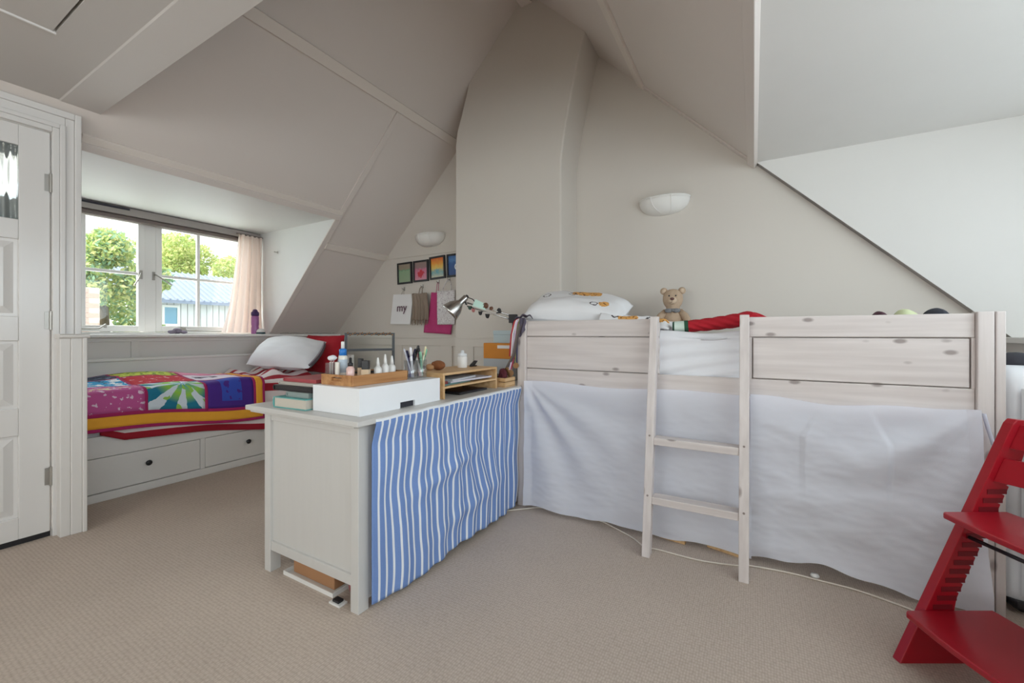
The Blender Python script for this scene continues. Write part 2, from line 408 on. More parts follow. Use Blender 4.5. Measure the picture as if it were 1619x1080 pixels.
for a, b in ((-2.34, -1.23), (-1.17, -0.06)): struct('pane', box(a, b, -2.662, -2.658, 0.85, 2.05), M_glass, win3)

# landing wall with the panelled door
struct('wall_door', MB().box(-3.38, -3.262, -2.6, -0.15, 0, 2.34).box(-3.38, -3.262, -0.15, 0.706, 2.156, 2.34).box(-3.38, -3.262, 0.706, 0.815, 0, 2.34).box(-4.75, -4.70, -0.6, 0.74, 0, 2.4), M_trim)
fb = MB()
for (ya, yb, x, zt), (za, zb) in zip(((0.708, 0.735, -3.235, 2.185), (0.735, 0.757, -3.228, 2.207), (0.757, 0.792, -3.238, 2.252), (0.792, 0.818, -3.226, 2.285)), ((2.158, 2.185), (2.185, 2.207), (2.207, 2.252), (2.252, 2.285))):
    fb.box(-3.261, x, ya, yb, 0, zt); fb.box(-3.261, x, -0.28, ya, za, zb)
fb.box(-3.30, -3.235, -0.28, -0.134, 0, 2.158)
struct('trim_14', fb, M_door, bev=0.004)
pl = MB().box(-3.24, -3.175, 0.722, 0.762, 0, 1.06).box(-3.24, -3.170, 0.762, 0.806, 0, 1.06).box(-3.24, -3.160, 0.806, 0.824, 0, 1.06)
struct('trim_15', pl, M_trim, bev=0.004)
struct('trim_16', MB().prism([(-3.26, 0.716, 1.055), (-3.165, 0.716, 1.055), (-3.150, 0.716, 1.064), (-3.150, 0.716, 1.074), (-3.165, 0.716, 1.08), (-3.26, 0.716, 1.08)], (0, 0.118, 0)), M_trim, bev=0.002)

def door():
    y0, y1, x = -0.13, 0.702, -3.25
    d = struct('door_1', box(x - 0.035, x, 0.592, y1, 0.03, 2.15), M_door, bev=0.003)   # hinge stile
    struct('stile', box(x - 0.035, x, y0, y0 + 0.11, 0.03, 2.15), M_door, d, bev=0.003)
    for a, b in ((0.03, 0.140), (0.560, 0.700), (1.045, 1.170), (1.565, 1.665), (2.045, 2.15)):
        struct('rail', box(x - 0.035, x, y0 + 0.11, 0.592, a, b), M_door, d, bev=0.003)
    for a, b in ((0.140, 0.560), (0.700, 1.045), (1.170, 1.565)):
        p = MB(); p.box(x - 0.028, x - 0.018, y0 + 0.11, 0.592, a, b)
        c0, c1, e0, e1, m = y0 + 0.125, 0.577, a + 0.015, b - 0.015, 0.035
        A = [(x - 0.018, c0, e0), (x - 0.018, c1, e0), (x - 0.018, c1, e1), (x - 0.018, c0, e1)]
        B = [(x - 0.006, c0 + m, e0 + m), (x - 0.006, c1 - m, e0 + m), (x - 0.006, c1 - m, e1 - m), (x - 0.006, c0 + m, e1 - m)]
        p.add(A + B, [(0, 1, 5, 4), (1, 2, 6, 5), (2, 3, 7, 6), (3, 0, 4, 7), (4, 5, 6, 7)])
        struct('panel', p, M_door, d)
    g = MB()
    n = 44
    def gf(u, v):
        y = y0 + 0.11 + u * (0.592 - y0 - 0.11); return (x - 0.016 + 0.004 * math.sin(u * n * 2.2), y, 1.665 + v * 0.38)
    g.grid(n * 4, 1, gf)
    gl = bpy.data.materials.new('reeded_glass'); gl.use_nodes = True
    P = gl.node_tree.nodes['Principled BSDF']; P.inputs['Base Color'].default_value = (0.84, 0.92, 0.91, 1); P.inputs['Roughness'].default_value = 0.08
    P.inputs['Transmission Weight'].default_value = 0.75
    struct('pane', g, gl, d, smooth=True, label='vertically reeded glass pane', solid=0.004)
    for z in (0.323, 1.151, 1.883):
        h = MB().lathe([(0.007, -0.05), (0.007, 0.05)], x + 0.006, 0.704, z, 10).box(x - 0.002, x + 0.003, 0.682, 0.728, z - 0.045, z + 0.045)
        struct('hinge', h, M_brass, d)
    return d
door()
struct('trim_17', box(-3.30, -3.262, -0.15, 0.705, 0.0, 0.0285), M_black)   # black strip painting the shade under the door, stops the landing light
struct('baseboard_gable', box(-4.46, -2.366, 3.385, 3.4, 0, 0.12), M_trim)
# wainscot of the gable wall
wg = MB()
wg.box(-4.46, -2.366, 3.372, 3.402, 1.035, 1.055)
wg.box(-4.46, -2.366, 3.384, 3.402, 0.955, 1.035)
for a, b in ((-4.46, -4.38), (-3.46, -3.36), (-2.81, -2.66), (-2.42, -2.366)): wg.box(a, b, 3.3845, 3.402, 0.12, 0.96)
wg.box(-4.46, -2.366, 3.3842, 3.402, 0.12, 0.35)
struct('trim_18', wg, M_wall, bev=0.003)
wc = MB().box(-2.366, -1.319, 3.048, 3.062, 1.035, 1.052).box(-2.366, -1.319, 3.052, 3.062, 0.965, 1.035).box(-2.366, -2.16, 3.052, 3.062, 0.1, 0.966).box(-1.40, -1.319, 3.052, 3.062, 0.1, 0.966)
struct('trim_19', wc, M_wall, bev=0.002)

# ------------------------------------------------------------------ wall lamps (plaster bowls, unlit)
M_plaster = mat('plaster', (0.80, 0.785, 0.755, 1), 0.7, var=0.01)
def wall_lamp(x, label):
    t = thing('wall_lamp', label, 'lamp', (x, 3.4, 2.0))
    m = MB(); n = 28; k = 9
    def f(u, v):
        th = math.pi * (1 + u); ph = v * math.pi / 2
        r = math.cos(ph) ** 0.8
        return (x + 0.185 * math.cos(th) * r, 3.4 + 0.13 * math.sin(th) * r, 2.118 - 0.118 * math.sin(ph) ** 0.9)
    m.grid(n, k, f)
    m.build('bowl', M_plaster, t, smooth=True, solid=0.006, weld=True)
    rm = MB(); rm.tube([(x + 0.186 * math.cos(math.pi * (1 + i / 24)), 3.4 + 0.131 * math.sin(math.pi * (1 + i / 24)), 2.118) for i in range(25)], 0.006, 6)
    rm.build('rim', M_plaster, t, smooth=True)
    sw = MB()
    for u0 in (0.36, 0.62):
        sw.tube([(Vector(f(u0 + 0.10 * q * q, q * 0.85)) + Vector((0, -0.003, 0))) for q in [i / 10 for i in range(11)]], 0.004, 6)
    sw.build('relief', M_plaster, t, smooth=True)
    MB().box(x - 0.05, x + 0.05, 3.385, 3.4, 2.02, 2.10).build('wall_plate', M_plaster, t)
    return t
wall_lamp(-0.60, 'white plaster bowl wall lamp alone on the bare wall above the loft bed')
wall_lamp(-2.945, 'white plaster bowl wall lamp above the row of small black picture frames')

# ------------------------------------------------------------------ four framed pictures
def picture(x0, x1, z0, z1, label, kind, tilt):
    cx, cz = (x0 + x1) / 2, (z0 + z1) / 2
    t = thing('picture_frame', label, 'picture', (cx, 3.40, cz), group='small black picture frames in a row')
    mx = Matrix.Translation((cx, 0, cz)) @ Matrix.Rotation(R(tilt), 4, 'Y') @ Matrix.Translation((-cx, 0, -cz))
    w = 0.019; f = MB()
    for a in ((x0, x1, z0, z0 + w), (x0, x1, z1 - w, z1), (x0, x0 + w, z0 + w, z1 - w), (x1 - w, x1, z0 + w, z1 - w)):
        f.box(a[0], a[1], 3.378, 3.398, a[2], a[3], mx)
    f.build('frame', M_black, t, bev=0.002)
    m = bpy.data.materials.new('print_' + kind); m.use_nodes = True
    N = m.node_tree.nodes; L = m.node_tree.links; p = N['Principled BSDF']; p.inputs['Roughness'].default_value = 0.35
    tc = N.new('ShaderNodeTexCoord'); sp = N.new('ShaderNodeSeparateXYZ'); L.new(tc.outputs['UV'], sp.inputs[0])
    cr = N.new('ShaderNodeValToRGB'); E = cr.color_ramp.elements
    stops = {'green': [(0, (152, 172, 142)), (0.62, (140, 168, 134)), (0.68, (96, 150, 120)), (0.72, (152, 142, 122)), (1, (146, 132, 116))],
             'rose': [(0, (205, 140, 158)), (0.55, (205, 120, 148)), (0.7, (150, 120, 122)), (1, (146, 126, 120))],
             'sunset': [(0, (205, 205, 180)), (0.25, (110, 165, 170)), (0.5, (225, 190, 90)), (0.75, (230, 150, 50)), (1, (220, 110, 50))],
             'blue': [(0, (40, 72, 128)), (0.6, (48, 90, 150)), (0.8, (80, 130, 185)), (1, (60, 100, 160))]}[kind]
    E[0].position = stops[0][0]; E[0].color = srgb(*stops[0][1]); E[1].position = stops[-1][0]; E[1].color = srgb(*stops[-1][1])
    for q, c in stops[1:-1]:
        e = E.new(q); e.color = srgb(*c)
    n = N.new('ShaderNodeTexNoise'); n.inputs['Scale'].default_value = 6; L.new(tc.outputs['UV'], n.inputs['Vector'])
    ad = N.new('ShaderNodeMath'); ad.operation = 'MULTIPLY_ADD'; ad.inputs[1].default_value = 0.35; L.new(n.outputs[0], ad.inputs[0])
    sb = N.new('ShaderNodeMath'); sb.operation = 'SUBTRACT'; sb.inputs[1].default_value = 0.175
    L.new(sp.outputs[1], ad.inputs[2]); L.new(ad.outputs[0], sb.inputs[0]); L.new(sb.outputs[0], cr.inputs[0])
    last = cr.outputs[0]
    def spot(cu, cv, r, col, wob=0.0, asp=1.0):
        nonlocal last
        d = N.new('ShaderNodeVectorMath'); d.operation = 'SUBTRACT'; d.inputs[1].default_value = (cu, cv, 0); L.new(tc.outputs['UV'], d.inputs[0])
        ml = N.new('ShaderNodeVectorMath'); ml.operation = 'MULTIPLY'; ml.inputs[1].default_value = (1, asp, 0); L.new(d.outputs[0], ml.inputs[0])
        ln = N.new('ShaderNodeVectorMath'); ln.operation = 'LENGTH'; L.new(ml.outputs[0], ln.inputs[0])
        q = N.new('ShaderNodeMath'); q.operation = 'MULTIPLY_ADD'; q.inputs[1].default_value = wob
        n2 = N.new('ShaderNodeTexNoise'); n2.inputs['Scale'].default_value = 9; L.new(tc.outputs['UV'], n2.inputs['Vector'])
        L.new(n2.outputs[0], q.inputs[0]); L.new(ln.outputs['Value'], q.inputs[2])
        lt = N.new('ShaderNodeMath'); lt.operation = 'LESS_THAN'; lt.inputs[1].default_value = r; L.new(q.outputs[0], lt.inputs[0])
        mx_ = N.new('ShaderNodeMixRGB'); mx_.inputs[2].default_value = srgb(*col); L.new(lt.outputs[0], mx_.inputs[0]); L.new(last, mx_.inputs[1]); last = mx_.outputs[0]
    if kind == 'rose': spot(0.5, 0.36, 0.50, (196, 40, 58), 0.55)
    if kind == 'blue': spot(0.62, 0.42, 0.17, (225, 232, 235)); spot(0.62, 0.42, 0.09, (20, 30, 45))
    if kind == 'sunset': spot(0.45, 0.32, 0.36, (96, 160, 180), 0.5)
    if kind == 'green': spot(0.5, 0.72, 0.06, (90, 150, 125), 0.0, 6.0)
    L.new(last, p.inputs['Base Color'])
    g = MB().grid(1, 1, lambda u, v: mx @ Vector((x0 + w + u * (x1 - x0 - 2 * w), 3.388, z0 + w + v * (z1 - z0 - 2 * w))))
    g.build('print', m, t, solid=0.003)
    return t
picture(-3.42, -3.208, 1.628, 1.862, 'black framed print in muted grey green, furthest from the chimney breast', 'green', -1.5)
picture(-3.185, -2.975, 1.638, 1.866, 'black framed print with a red blossom on pink', 'rose', -1)
picture(-2.955, -2.750, 1.652, 1.890, 'black framed print in orange, yellow and teal', 'sunset', -2.5)
picture(-2.725, -2.515, 1.660, 1.895, 'blue black-framed print with a white ring, partly behind the chimney breast', 'blue', -1)

# ------------------------------------------------------------------ things hung under the pictures
def sheet_hang(mb, x0, x1, z0, z1, y, th, amp=0.0, waves=4, seed=0.0, skew=0.0):
    f = lambda s: (lambda u, v: (x0 + u * (x1 - x0) + skew * (1 - v), y - s * th / 2 - amp * math.sin(u * waves * 6.28 + seed + v * 2) * (1.1 - v) + 0.004 * nz(u * 3, v * 3, seed), z0 + v * (z1 - z0)))
    mb.grid(16, 12, f(1)); o = mb.v; n = len(mb.v)
    return mb
M_paper = mat('white_paper', (0.80, 0.79, 0.79, 1), 0.7, var=0.01)
t = thing('poster', 'white paper poster lettered my, hanging below the grey green print', 'poster', (-3.33, 3.36, 1.2))
MB().prism([(-3.470, 3.372, 1.518), (-3.178, 3.372, 1.508), (-3.196, 3.345, 1.182), (-3.488, 3.345, 1.190)], (0, 0.008, 0)).build('sheet', M_paper, t)
tx = bpy.data.curves.new('lettering', 'FONT'); tx.body = 'my'; tx.size = 0.125; tx.extrude = 0.0008; tx.align_x = 'CENTER'
tmp = bpy.data.objects.new('tmp', tx); C.objects.link(tmp); bpy.context.view_layer.update()
tm = bpy.data.meshes.new_from_object(tmp.evaluated_get(bpy.context.evaluated_depsgraph_get())); bpy.data.objects.remove(tmp)
to = bpy.data.objects.new('lettering', tm); C.objects.link(to); to.parent = t
to.location = (0.01, -0.012 - 0.003, 0.125); to.rotation_euler = (R(90 - 4), 0, 0)
tm.materials.clear(); tm.materials.append(mat('plum_ink', srgb(92, 48, 72), 0.6))
MB().tube([(-3.345, 3.37, 1.512), (-3.33, 3.385, 1.572), (-3.31, 3.37, 1.512)], 0.002, 6).build('cord', M_brass, t)
hook_m = M_brass
# grey-brown shawl on a hook
t = thing('shawl', 'grey-brown fringed shawl hanging on a wall hook beside the white poster', 'shawl', (-3.05, 3.36, 1.2))
g = MB().grid(30, 14, lambda u, v: (-3.168 + u * 0.215 + 0.012 * math.sin(v * 4), 3.352 - 0.012 * math.sin(u * 31 + 3 * v) * (0.4 + (1 - v)), 1.225 + v * 0.285 + 0.004 * math.sin(u * 9)))
M_shawl = mat('grey_brown_wool', srgb(146, 130, 116), 0.9, var=0.08, vscale=30, bump=0.4)
g.build('cloth', M_shawl, t, smooth=True, solid=0.006)
fr = MB()
for i in range(26):
    u = i / 25; x = -3.168 + u * 0.215 - 0.004
    fr.tube([(x + 0.004, 3.352 - 0.012 * math.sin(u * 31), 1.23), (x + 0.003 * math.sin(i), 3.35 - 0.012 * math.sin(u * 31), 1.196 - 0.012 * ((i * 7) % 3))], 0.0035, 5)
fr.build('fringe', M_shawl, t)
MB().tube([(-3.085, 3.36, 1.50), (-3.082, 3.372, 1.56), (-3.065, 3.376, 1.585), (-3.045, 3.372, 1.56), (-3.04, 3.36, 1.50)], 0.005, 6).build('loop', M_shawl, t, smooth=True)
# pink bag/tunic
M_pink = mat('magenta_cloth', srgb(186, 62, 118), 0.85, var=0.08, vscale=20, bump=0.4)
t = thing('cloth_bag', 'magenta cloth bag hanging from a wall hook beside the grey-brown shawl', 'bag', (-2.86, 3.36, 1.08))
g = MB().grid(24, 18, lambda u, v: (-3.030 + 0.06 * v - 0.0 + u * (0.36 - 0.155 * max(0, (v - 0.32) / 0.68) ** 0.3 * (1 if v > 0.32 else 0)) + (0.05 if v > 0.34 else 0.0), 3.378 - 0.007 * math.sin(u * 16 + v), 1.095 - 0.02 * u + v * 0.42))
g.build('cloth', M_pink, t, smooth=True, solid=0.006)
MB().tube([(-2.86, 3.375, 1.50), (-2.855, 3.385, 1.60), (-2.845, 3.385, 1.62), (-2.835, 3.385, 1.60), (-2.83, 3.375, 1.50)], 0.0025, 6).build('strap', M_pink, t)
# white patterned tote, partly behind the lamp
t = thing('tote_bag', 'white tote bag with dark scribbles, hanging behind the silver lamp head', 'bag', (-2.70, 3.35, 1.17))
mt = mat('scribbled_cotton', (0.78, 0.76, 0.76, 1), 0.85)
N = mt.node_tree.nodes; L = mt.node_tree.links
wv = N.new('ShaderNodeTexNoise'); wv.inputs['Scale'].default_value = 26; wv.inputs['Distortion'].default_value = 2.5
tc = N.new('ShaderNodeTexCoord'); L.new(tc.outputs['Object'], wv.inputs['Vector'])
cr = N.new('ShaderNodeValToRGB'); cr.color_ramp.elements[0].position = 0.47; cr.color_ramp.elements[1].position = 0.53
e = cr.color_ramp.elements.new(0.50); cr.color_ramp.elements[0].color = (0.76, 0.74, 0.74, 1); cr.color_ramp.elements[1].color = (0.22, 0.14, 0.18, 1); cr.color_ramp.elements[2].color = (0.76, 0.74, 0.74, 1)
L.new(wv.outputs[0], cr.inputs[0]); L.new(cr.outputs[0], N['Principled BSDF'].inputs['Base Color'])
MB().grid(16, 14, lambda u, v: (-2.815 + u * 0.225, 3.345 - 0.006 * math.sin(u * 14 + v * 2), 1.175 + v * 0.345)).build('cloth', mt, t, smooth=True, solid=0.006)
MB().tube([(-2.76, 3.35, 1.515), (-2.735, 3.375, 1.60), (-2.70, 3.378, 1.64), (-2.665, 3.375, 1.60), (-2.64, 3.35, 1.515)], 0.005, 6).build('strap', mt, t, smooth=True)
for i, (x, z, lb) in enumerate([(-3.33, 1.575, 'small wall hook holding the white my poster'), (-3.062, 1.59, 'small wall hook holding the grey-brown shawl'), (-2.845, 1.622, 'small wall hook holding the magenta cloth bag'), (-2.70, 1.644, 'small wall hook holding the scribbled white tote')]):
    m = MB().box(x - 0.008, x + 0.008, 3.392, 3.40, z - 0.02, z + 0.02).tube([(x, 3.395, z - 0.002), (x, 3.37, z - 0.006), (x, 3.362, z + 0.008)], 0.0035, 6)
    tag(m.build('wall_hook', M_brass), lb, 'hook', 'wall hooks under the pictures')

# ------------------------------------------------------------------ daybed with drawers
db = thing('daybed', 'white wooden daybed with dark drawer knobs under the left dormer window', 'bed', (-4.03, 1.9, 0))
fx = -3.64
f = MB()
f.box(fx - 0.02, fx + 0.008, 0.87, 3.0, 0, 0.052)
f.box(fx - 0.02, fx, 0.87, 3.0, 0.282, 0.42)
for y in (0.87, 1.572, 2.222, 2.90): f.box(fx - 0.02, fx, y, y + (0.03 if y > 0.9 else 0.06), 0.052, 0.282)
f.box(fx - 0.02, fx, 2.93, 3.0, 0.052, 0.282)
f.build('front_frame', M_white, db, bev=0.003)
for y0, y1 in ((0.935, 1.569), (1.605, 2.219), (2.255, 2.897)):
    d = box(fx - 0.022, fx - 0.004, y0, y1, 0.056, 0.278).build('drawer', M_white, db, bev=0.003)
    ym = (y0 + y1) / 2
    k = MB().lathe([(0.008, 0), (0.007, 0.012), (0.017, 0.020), (0.019, 0.027), (0.014, 0.033), (0, 0.035)], n=16, mx=Matrix.Translation((fx - 0.004, ym, 0.190)) @ Matrix.Rotation(R(90), 4, 'Y'))
    k.build('knob', M_black, d, smooth=True, label='dark round knob')
MB().box(-4.43, -4.39, 0.87, 3.0, 0.0, 0.862).box(-4.435, -4.375, 0.87, 3.0, 0.862, 0.884).build('back_panel', M_white, db, bev=0.004)
MB().box(-4.39, fx - 0.02, 0.865, 0.90, 0, 0.66).build('end_panel', M_white, db, bev=0.004)
MB().box(-4.39, fx - 0.02, 2.965, 3.0, 0, 0.86).build('end_panel', M_white, db, bev=0.004)
MB().box(-4.39, fx - 0.024, 0.91, 2.96, 0.30, 0.32).build('slat_base', M_oak, db)
mtt = box(-4.38, -3.67, 0.91, 2.955, 0.322, 0.655).build('mattress', M_cotton, bev=0.03)
tag(mtt, 'white mattress lying on the daybed beneath the patchwork quilt', 'mattress')

# bedding cross-section: hem -> front edge -> across the top
def drape(t, y, off=0.0, hem=0.47, xo=0.0):
    """t: length along the cloth from the hem; returns (x, z)"""
    zt = 0.672 + off; xf = -3.615 + off + xo; r = 0.05
    a = zt - r - hem
    if t < a: return (xf + 0.010 * (1 - t / a), hem + t)
    t -= a; q = r * math.pi / 2
    if t < q:
        th = t / r; return (xf - r + r * math.cos(th), zt - r + r * math.sin(th))
    return (xf - r - (t - q), zt)
def lump(y, x, amp):
    return amp * (0.5 * nz(x, y, 1.3, 3.2) + 0.3 * nz(x, y, 4.1, 8) + 0.1 * nz(x, y, 7.7, 20))
# striped duvet under the quilt: red band at the hem
def striped(name, base, stripe, scale, width, off=0.0, axis=1):
    m = bpy.data.materials.new(name); m.use_nodes = True
    N = m.node_tree.nodes; L = m.node_tree.links; p = N['Principled BSDF']; p.inputs['Roughness'].default_value = 0.85
    tc = N.new('ShaderNodeTexCoord'); sp = N.new('ShaderNodeSeparateXYZ'); L.new(tc.outputs['UV'], sp.inputs[0])
    a = N.new('ShaderNodeMath'); a.operation = 'MULTIPLY_ADD'; a.inputs[1].default_value = scale; a.inputs[2].default_value = off; L.new(sp.outputs[axis], a.inputs[0])
    fr = N.new('ShaderNodeMath'); fr.operation = 'FRACT'; L.new(a.outputs[0], fr.inputs[0])
    lt = N.new('ShaderNodeMath'); lt.operation = 'LESS_THAN'; lt.inputs[1].default_value = width; L.new(fr.outputs[0], lt.inputs[0])
    mx = N.new('ShaderNodeMixRGB'); mx.inputs[1].default_value = base; mx.inputs[2].default_value = stripe
    L.new(lt.outputs[0], mx.inputs[0]); L.new(mx.outputs[0], p.inputs['Base Color'])
    nb = N.new('ShaderNodeTexNoise'); nb.inputs['Scale'].default_value = 220; L.new(tc.outputs['Object'], nb.inputs['Vector'])
    b = N.new('ShaderNodeBump'); b.inputs['Strength'].default_value = 0.2; b.inputs['Distance'].default_value = 0.002
    L.new(nb.outputs[0], b.inputs['Height']); L.new(b.outputs[0], p.inputs['Normal'])
    return m
M_duvet = striped('red_striped_duvet_cotton', srgb(226, 214, 214), srgb(158, 18, 40), 7.0, 0.42, 0.0)
N = M_duvet.node_tree.nodes; L = M_duvet.node_tree.links
lt0 = [n for n in N if n.type == 'MATH' and n.operation == 'LESS_THAN'][0]; sp0 = [n for n in N if n.type == 'SEPXYZ'][0]; mx0 = [n for n in N if n.type == 'MIX_RGB'][0]
ga = N.new('ShaderNodeMath'); ga.operation = 'GREATER_THAN'; ga.inputs[1].default_value = 0.28; L.new(sp0.outputs[1], ga.inputs[0])
gm = N.new('ShaderNodeMath'); gm.operation = 'MULTIPLY'; L.new(ga.outputs[0], gm.inputs[0]); L.new(lt0.outputs[0], gm.inputs[1])
gl_ = N.new('ShaderNodeMath'); gl_.operation = 'LESS_THAN'; gl_.inputs[1].default_value = 0.045; L.new(sp0.outputs[1], gl_.inputs[0])
gx = N.new('ShaderNodeMath'); gx.operation = 'MAXIMUM'; L.new(gm.outputs[0], gx.inputs[0]); L.new(gl_.outputs[0], gx.inputs[1]); L.new(gx.outputs[0], mx0.inputs[0])
def duv(u, v):
    y = 1.0 + u * 1.55; hem = 0.388 - 0.100 * (y - 1.0) + 0.014 * math.sin(y * 4.6 + 1.2) + (0.05 * max(0, 1 - (y - 1.0) / 0.12))
    x, z = drape(v * (1.40 - hem), y, 0.0, hem)
    side = max(0, min(1, (0.52 - z) / 0.15))
    x += 0.022 * math.sin(y * 9 + 2) * side
    if y > 2.02 and z > 0.6:
        k = min(1, (y - 2.02) / 0.12); back = min(1, max(0, (-3.70 - x) / 0.2))
        z += k * back * (0.055 + 0.03 * math.sin(y * 22 + x * 6) + lump(y, x, 0.05))
    return (x, y, z + (lump(y, x, 0.012) if z > 0.6 else 0))
dv = MB().grid(90, 50, duv).build('duvet', M_duvet, smooth=True, solid=0.006)
tag(dv, 'white duvet with red stripes and red hem, hanging out beneath the patchwork quilt', 'duvet')

# patchwork quilt: each patch and border strip is a piece of its own
def qpoint(y, t):
    x, z = drape(t, y, 0.030, 0.462 - 0.088 * (y - 0.95) + 0.008 * math.sin(y * 6 + 0.5), 0.004)
    if z < 0.64: x += 0.012 * math.sin(y * 8)
    else:
        z += lump(y, x, 0.03) + 0.012
        if x < -3.85: z += 0.05 * math.exp(-((y - 1.38) / 0.4) ** 2) * min(1, (-3.85 - x) / 0.25)
    return Vector((x, y, z))
def patch_mat(name, base, marks):
    """cloth with printed marks: ('rays', uv centre, n, colours) or ('blobs', scale, threshold, colour)"""
    m = bpy.data.materials.new(name); m.use_nodes = True
    N = m.node_tree.nodes; L = m.node_tree.links; p = N['Principled BSDF']; p.inputs['Roughness'].default_value = 0.85
    tc = N.new('ShaderNodeTexCoord'); rgb = N.new('ShaderNodeRGB'); rgb.outputs[0].default_value = base; last = rgb.outputs[0]
    for k in marks:
        if k[0] == 'blobs':
            n = N.new('ShaderNodeTexNoise'); n.inputs['Scale'].default_value = k[1]; n.inputs['Detail'].default_value = 4; L.new(tc.outputs['UV'], n.inputs['Vector'])
            g = N.new('ShaderNodeMath'); g.operation = 'GREATER_THAN'; g.inputs[1].default_value = k[2]; L.new(n.outputs[0], g.inputs[0])
            fac = g.outputs[0]; col = k[3]
            if len(k) > 4:
                d = N.new('ShaderNodeVectorMath'); d.operation = 'SUBTRACT'; d.inputs[1].default_value = (k[4][0], k[4][1], 0); L.new(tc.outputs['UV'], d.inputs[0])
                ab = N.new('ShaderNodeVectorMath'); ab.operation = 'ABSOLUTE'; L.new(d.outputs[0], ab.inputs[0])
                sp = N.new('ShaderNodeSeparateXYZ'); L.new(ab.outputs[0], sp.inputs[0])
                l1 = N.new('ShaderNodeMath'); l1.operation = 'LESS_THAN'; l1.inputs[1].default_value = k[5][0]; L.new(sp.outputs[0], l1.inputs[0])
                l2 = N.new('ShaderNodeMath'); l2.operation = 'LESS_THAN'; l2.inputs[1].default_value = k[5][1]; L.new(sp.outputs[1], l2.inputs[0])
                q = N.new('ShaderNodeMath'); q.operation = 'MULTIPLY'; L.new(l1.outputs[0], q.inputs[0]); L.new(l2.outputs[0], q.inputs[1])
                q2 = N.new('ShaderNodeMath'); q2.operation = 'MULTIPLY'; L.new(q.outputs[0], q2.inputs[0]); L.new(fac, q2.inputs[1]); fac = q2.outputs[0]
        else:
            d = N.new('ShaderNodeVectorMath'); d.operation = 'SUBTRACT'; d.inputs[1].default_value = (k[1][0], k[1][1], 0); L.new(tc.outputs['UV'], d.inputs[0])
            gr = N.new('ShaderNodeSeparateXYZ'); L.new(d.outputs[0], gr.inputs[0])
            at = N.new('ShaderNodeMath'); at.operation = 'ARCTAN2'; L.new(gr.outputs[1], at.inputs[0]); L.new(gr.outputs[0], at.inputs[1])
            n = N.new('ShaderNodeTexNoise'); n.inputs['Scale'].default_value = 7; L.new(tc.outputs['UV'], n.inputs['Vector'])
            ma = N.new('ShaderNodeMath'); ma.operation = 'MULTIPLY_ADD'; ma.inputs[1].default_value = 1.2; L.new(n.outputs[0], ma.inputs[0]); 
            mu = N.new('ShaderNodeMath'); mu.operation = 'MULTIPLY'; mu.inputs[1].default_value = k[2]; L.new(at.outputs[0], mu.inputs[0]); L.new(mu.outputs[0], ma.inputs[2])
            si = N.new('ShaderNodeMath'); si.operation = 'SINE'; L.new(ma.outputs[0], si.inputs[0])
            ln = N.new('ShaderNodeVectorMath'); ln.operation = 'LENGTH'; L.new(d.outputs[0], ln.inputs[0])
            cr = N.new('ShaderNodeValToRGB'); ee = cr.color_ramp.elements
            ee[0].position = 0.0; ee[0].color = k[3][0]; ee[1].position = 0.85; ee[1].color = k[3][2]
            e2 = ee.new(0.30); e2.color = k[3][1]; e3 = ee.new(0.5); e3.color = k[3][2]
            L.new(ln.outputs['Value'], cr.inputs[0])
            g = N.new('ShaderNodeMath'); g.operation = 'GREATER_THAN'; g.inputs[1].default_value = -0.1; L.new(si.outputs[0], g.inputs[0])
            fac = g.outputs[0]; col = cr.outputs[0]
        mx = N.new('ShaderNodeMixRGB'); L.new(fac, mx.inputs[0]); L.new(last, mx.inputs[1])
        if isinstance(col, tuple): mx.inputs[2].default_value = col
        else: L.new(col, mx.inputs[2])
        last = mx.outputs[0]
    L.new(last, p.inputs['Base Color'])
    return m
PK = srgb(186, 72, 138)
mats = {
    'pink': patch_mat('pink_patch', srgb(192, 86, 148), [('blobs', 7, 0.56, srgb(222, 206, 150), (0.5, 0.66), (0.46, 0.14)), ('blobs', 9, 0.60, srgb(226, 200, 220))]),
    'star': patch_mat('tie_dye_patch', srgb(214, 226, 236), [('blobs', 3.2, 0.56, srgb(150, 200, 90)), ('rays', (0.62, 0.62), 9.0, (srgb(30, 150, 190), srgb(150, 205, 70), srgb(24, 120, 150)))]),
    'purple': patch_mat('purple_patch', srgb(70, 34, 132), [('blobs', 6, 0.40, srgb(52, 76, 178), (0.5, 0.52), (0.22, 0.34))]),
    'cyan': patch_mat('cyan_patch', srgb(40, 150, 200), [('blobs', 4, 0.52, srgb(232, 236, 240)), ('blobs', 5, 0.62, srgb(30, 40, 60))]),
    'red': patch_mat('red_patch', srgb(192, 26, 46), [('blobs', 8, 0.63, srgb(222, 190, 196))]),
    'white': patch_mat('white_patch', srgb(226, 214, 226), [('blobs', 3, 0.42, srgb(82, 74, 92), (0.35, 0.62), (0.24, 0.16))]),
    'lime': patch_mat('lime_patch', srgb(196, 208, 84), [('blobs', 9, 0.55, srgb(80, 120, 40))]),
    'rose': patch_mat('rose_patch', srgb(226, 150, 178), [('blobs', 6, 0.62, srgb(236, 200, 212))]),
    'navy': patch_mat('navy_patch', srgb(48, 52, 76), [('blobs', 6, 0.58, srgb(110, 130, 160))]),
}
M_mag = mat('magenta_binding', srgb(166, 30, 92), 0.85, var=0.05, vscale=20)
M_yel = mat('marigold_binding', srgb(236, 168, 52), 0.85, var=0.05, vscale=20)
ql = thing('quilt', 'bright patchwork quilt with marigold border, spread over the daybed', 'quilt', (-4.0, 1.45, 0.7))
def piece(name, m, y0, y1, t0, t1, nu=14, nv=12, off=0.0, label=None):
    g = MB().grid(nu, nv, lambda u, v: qpoint(y0 + u * (y1 - y0), t0 + v * (t1 - t0)) + Vector((off, 0, off)))
    return g.build(name, m, ql, smooth=True, solid=0.012, label=label)
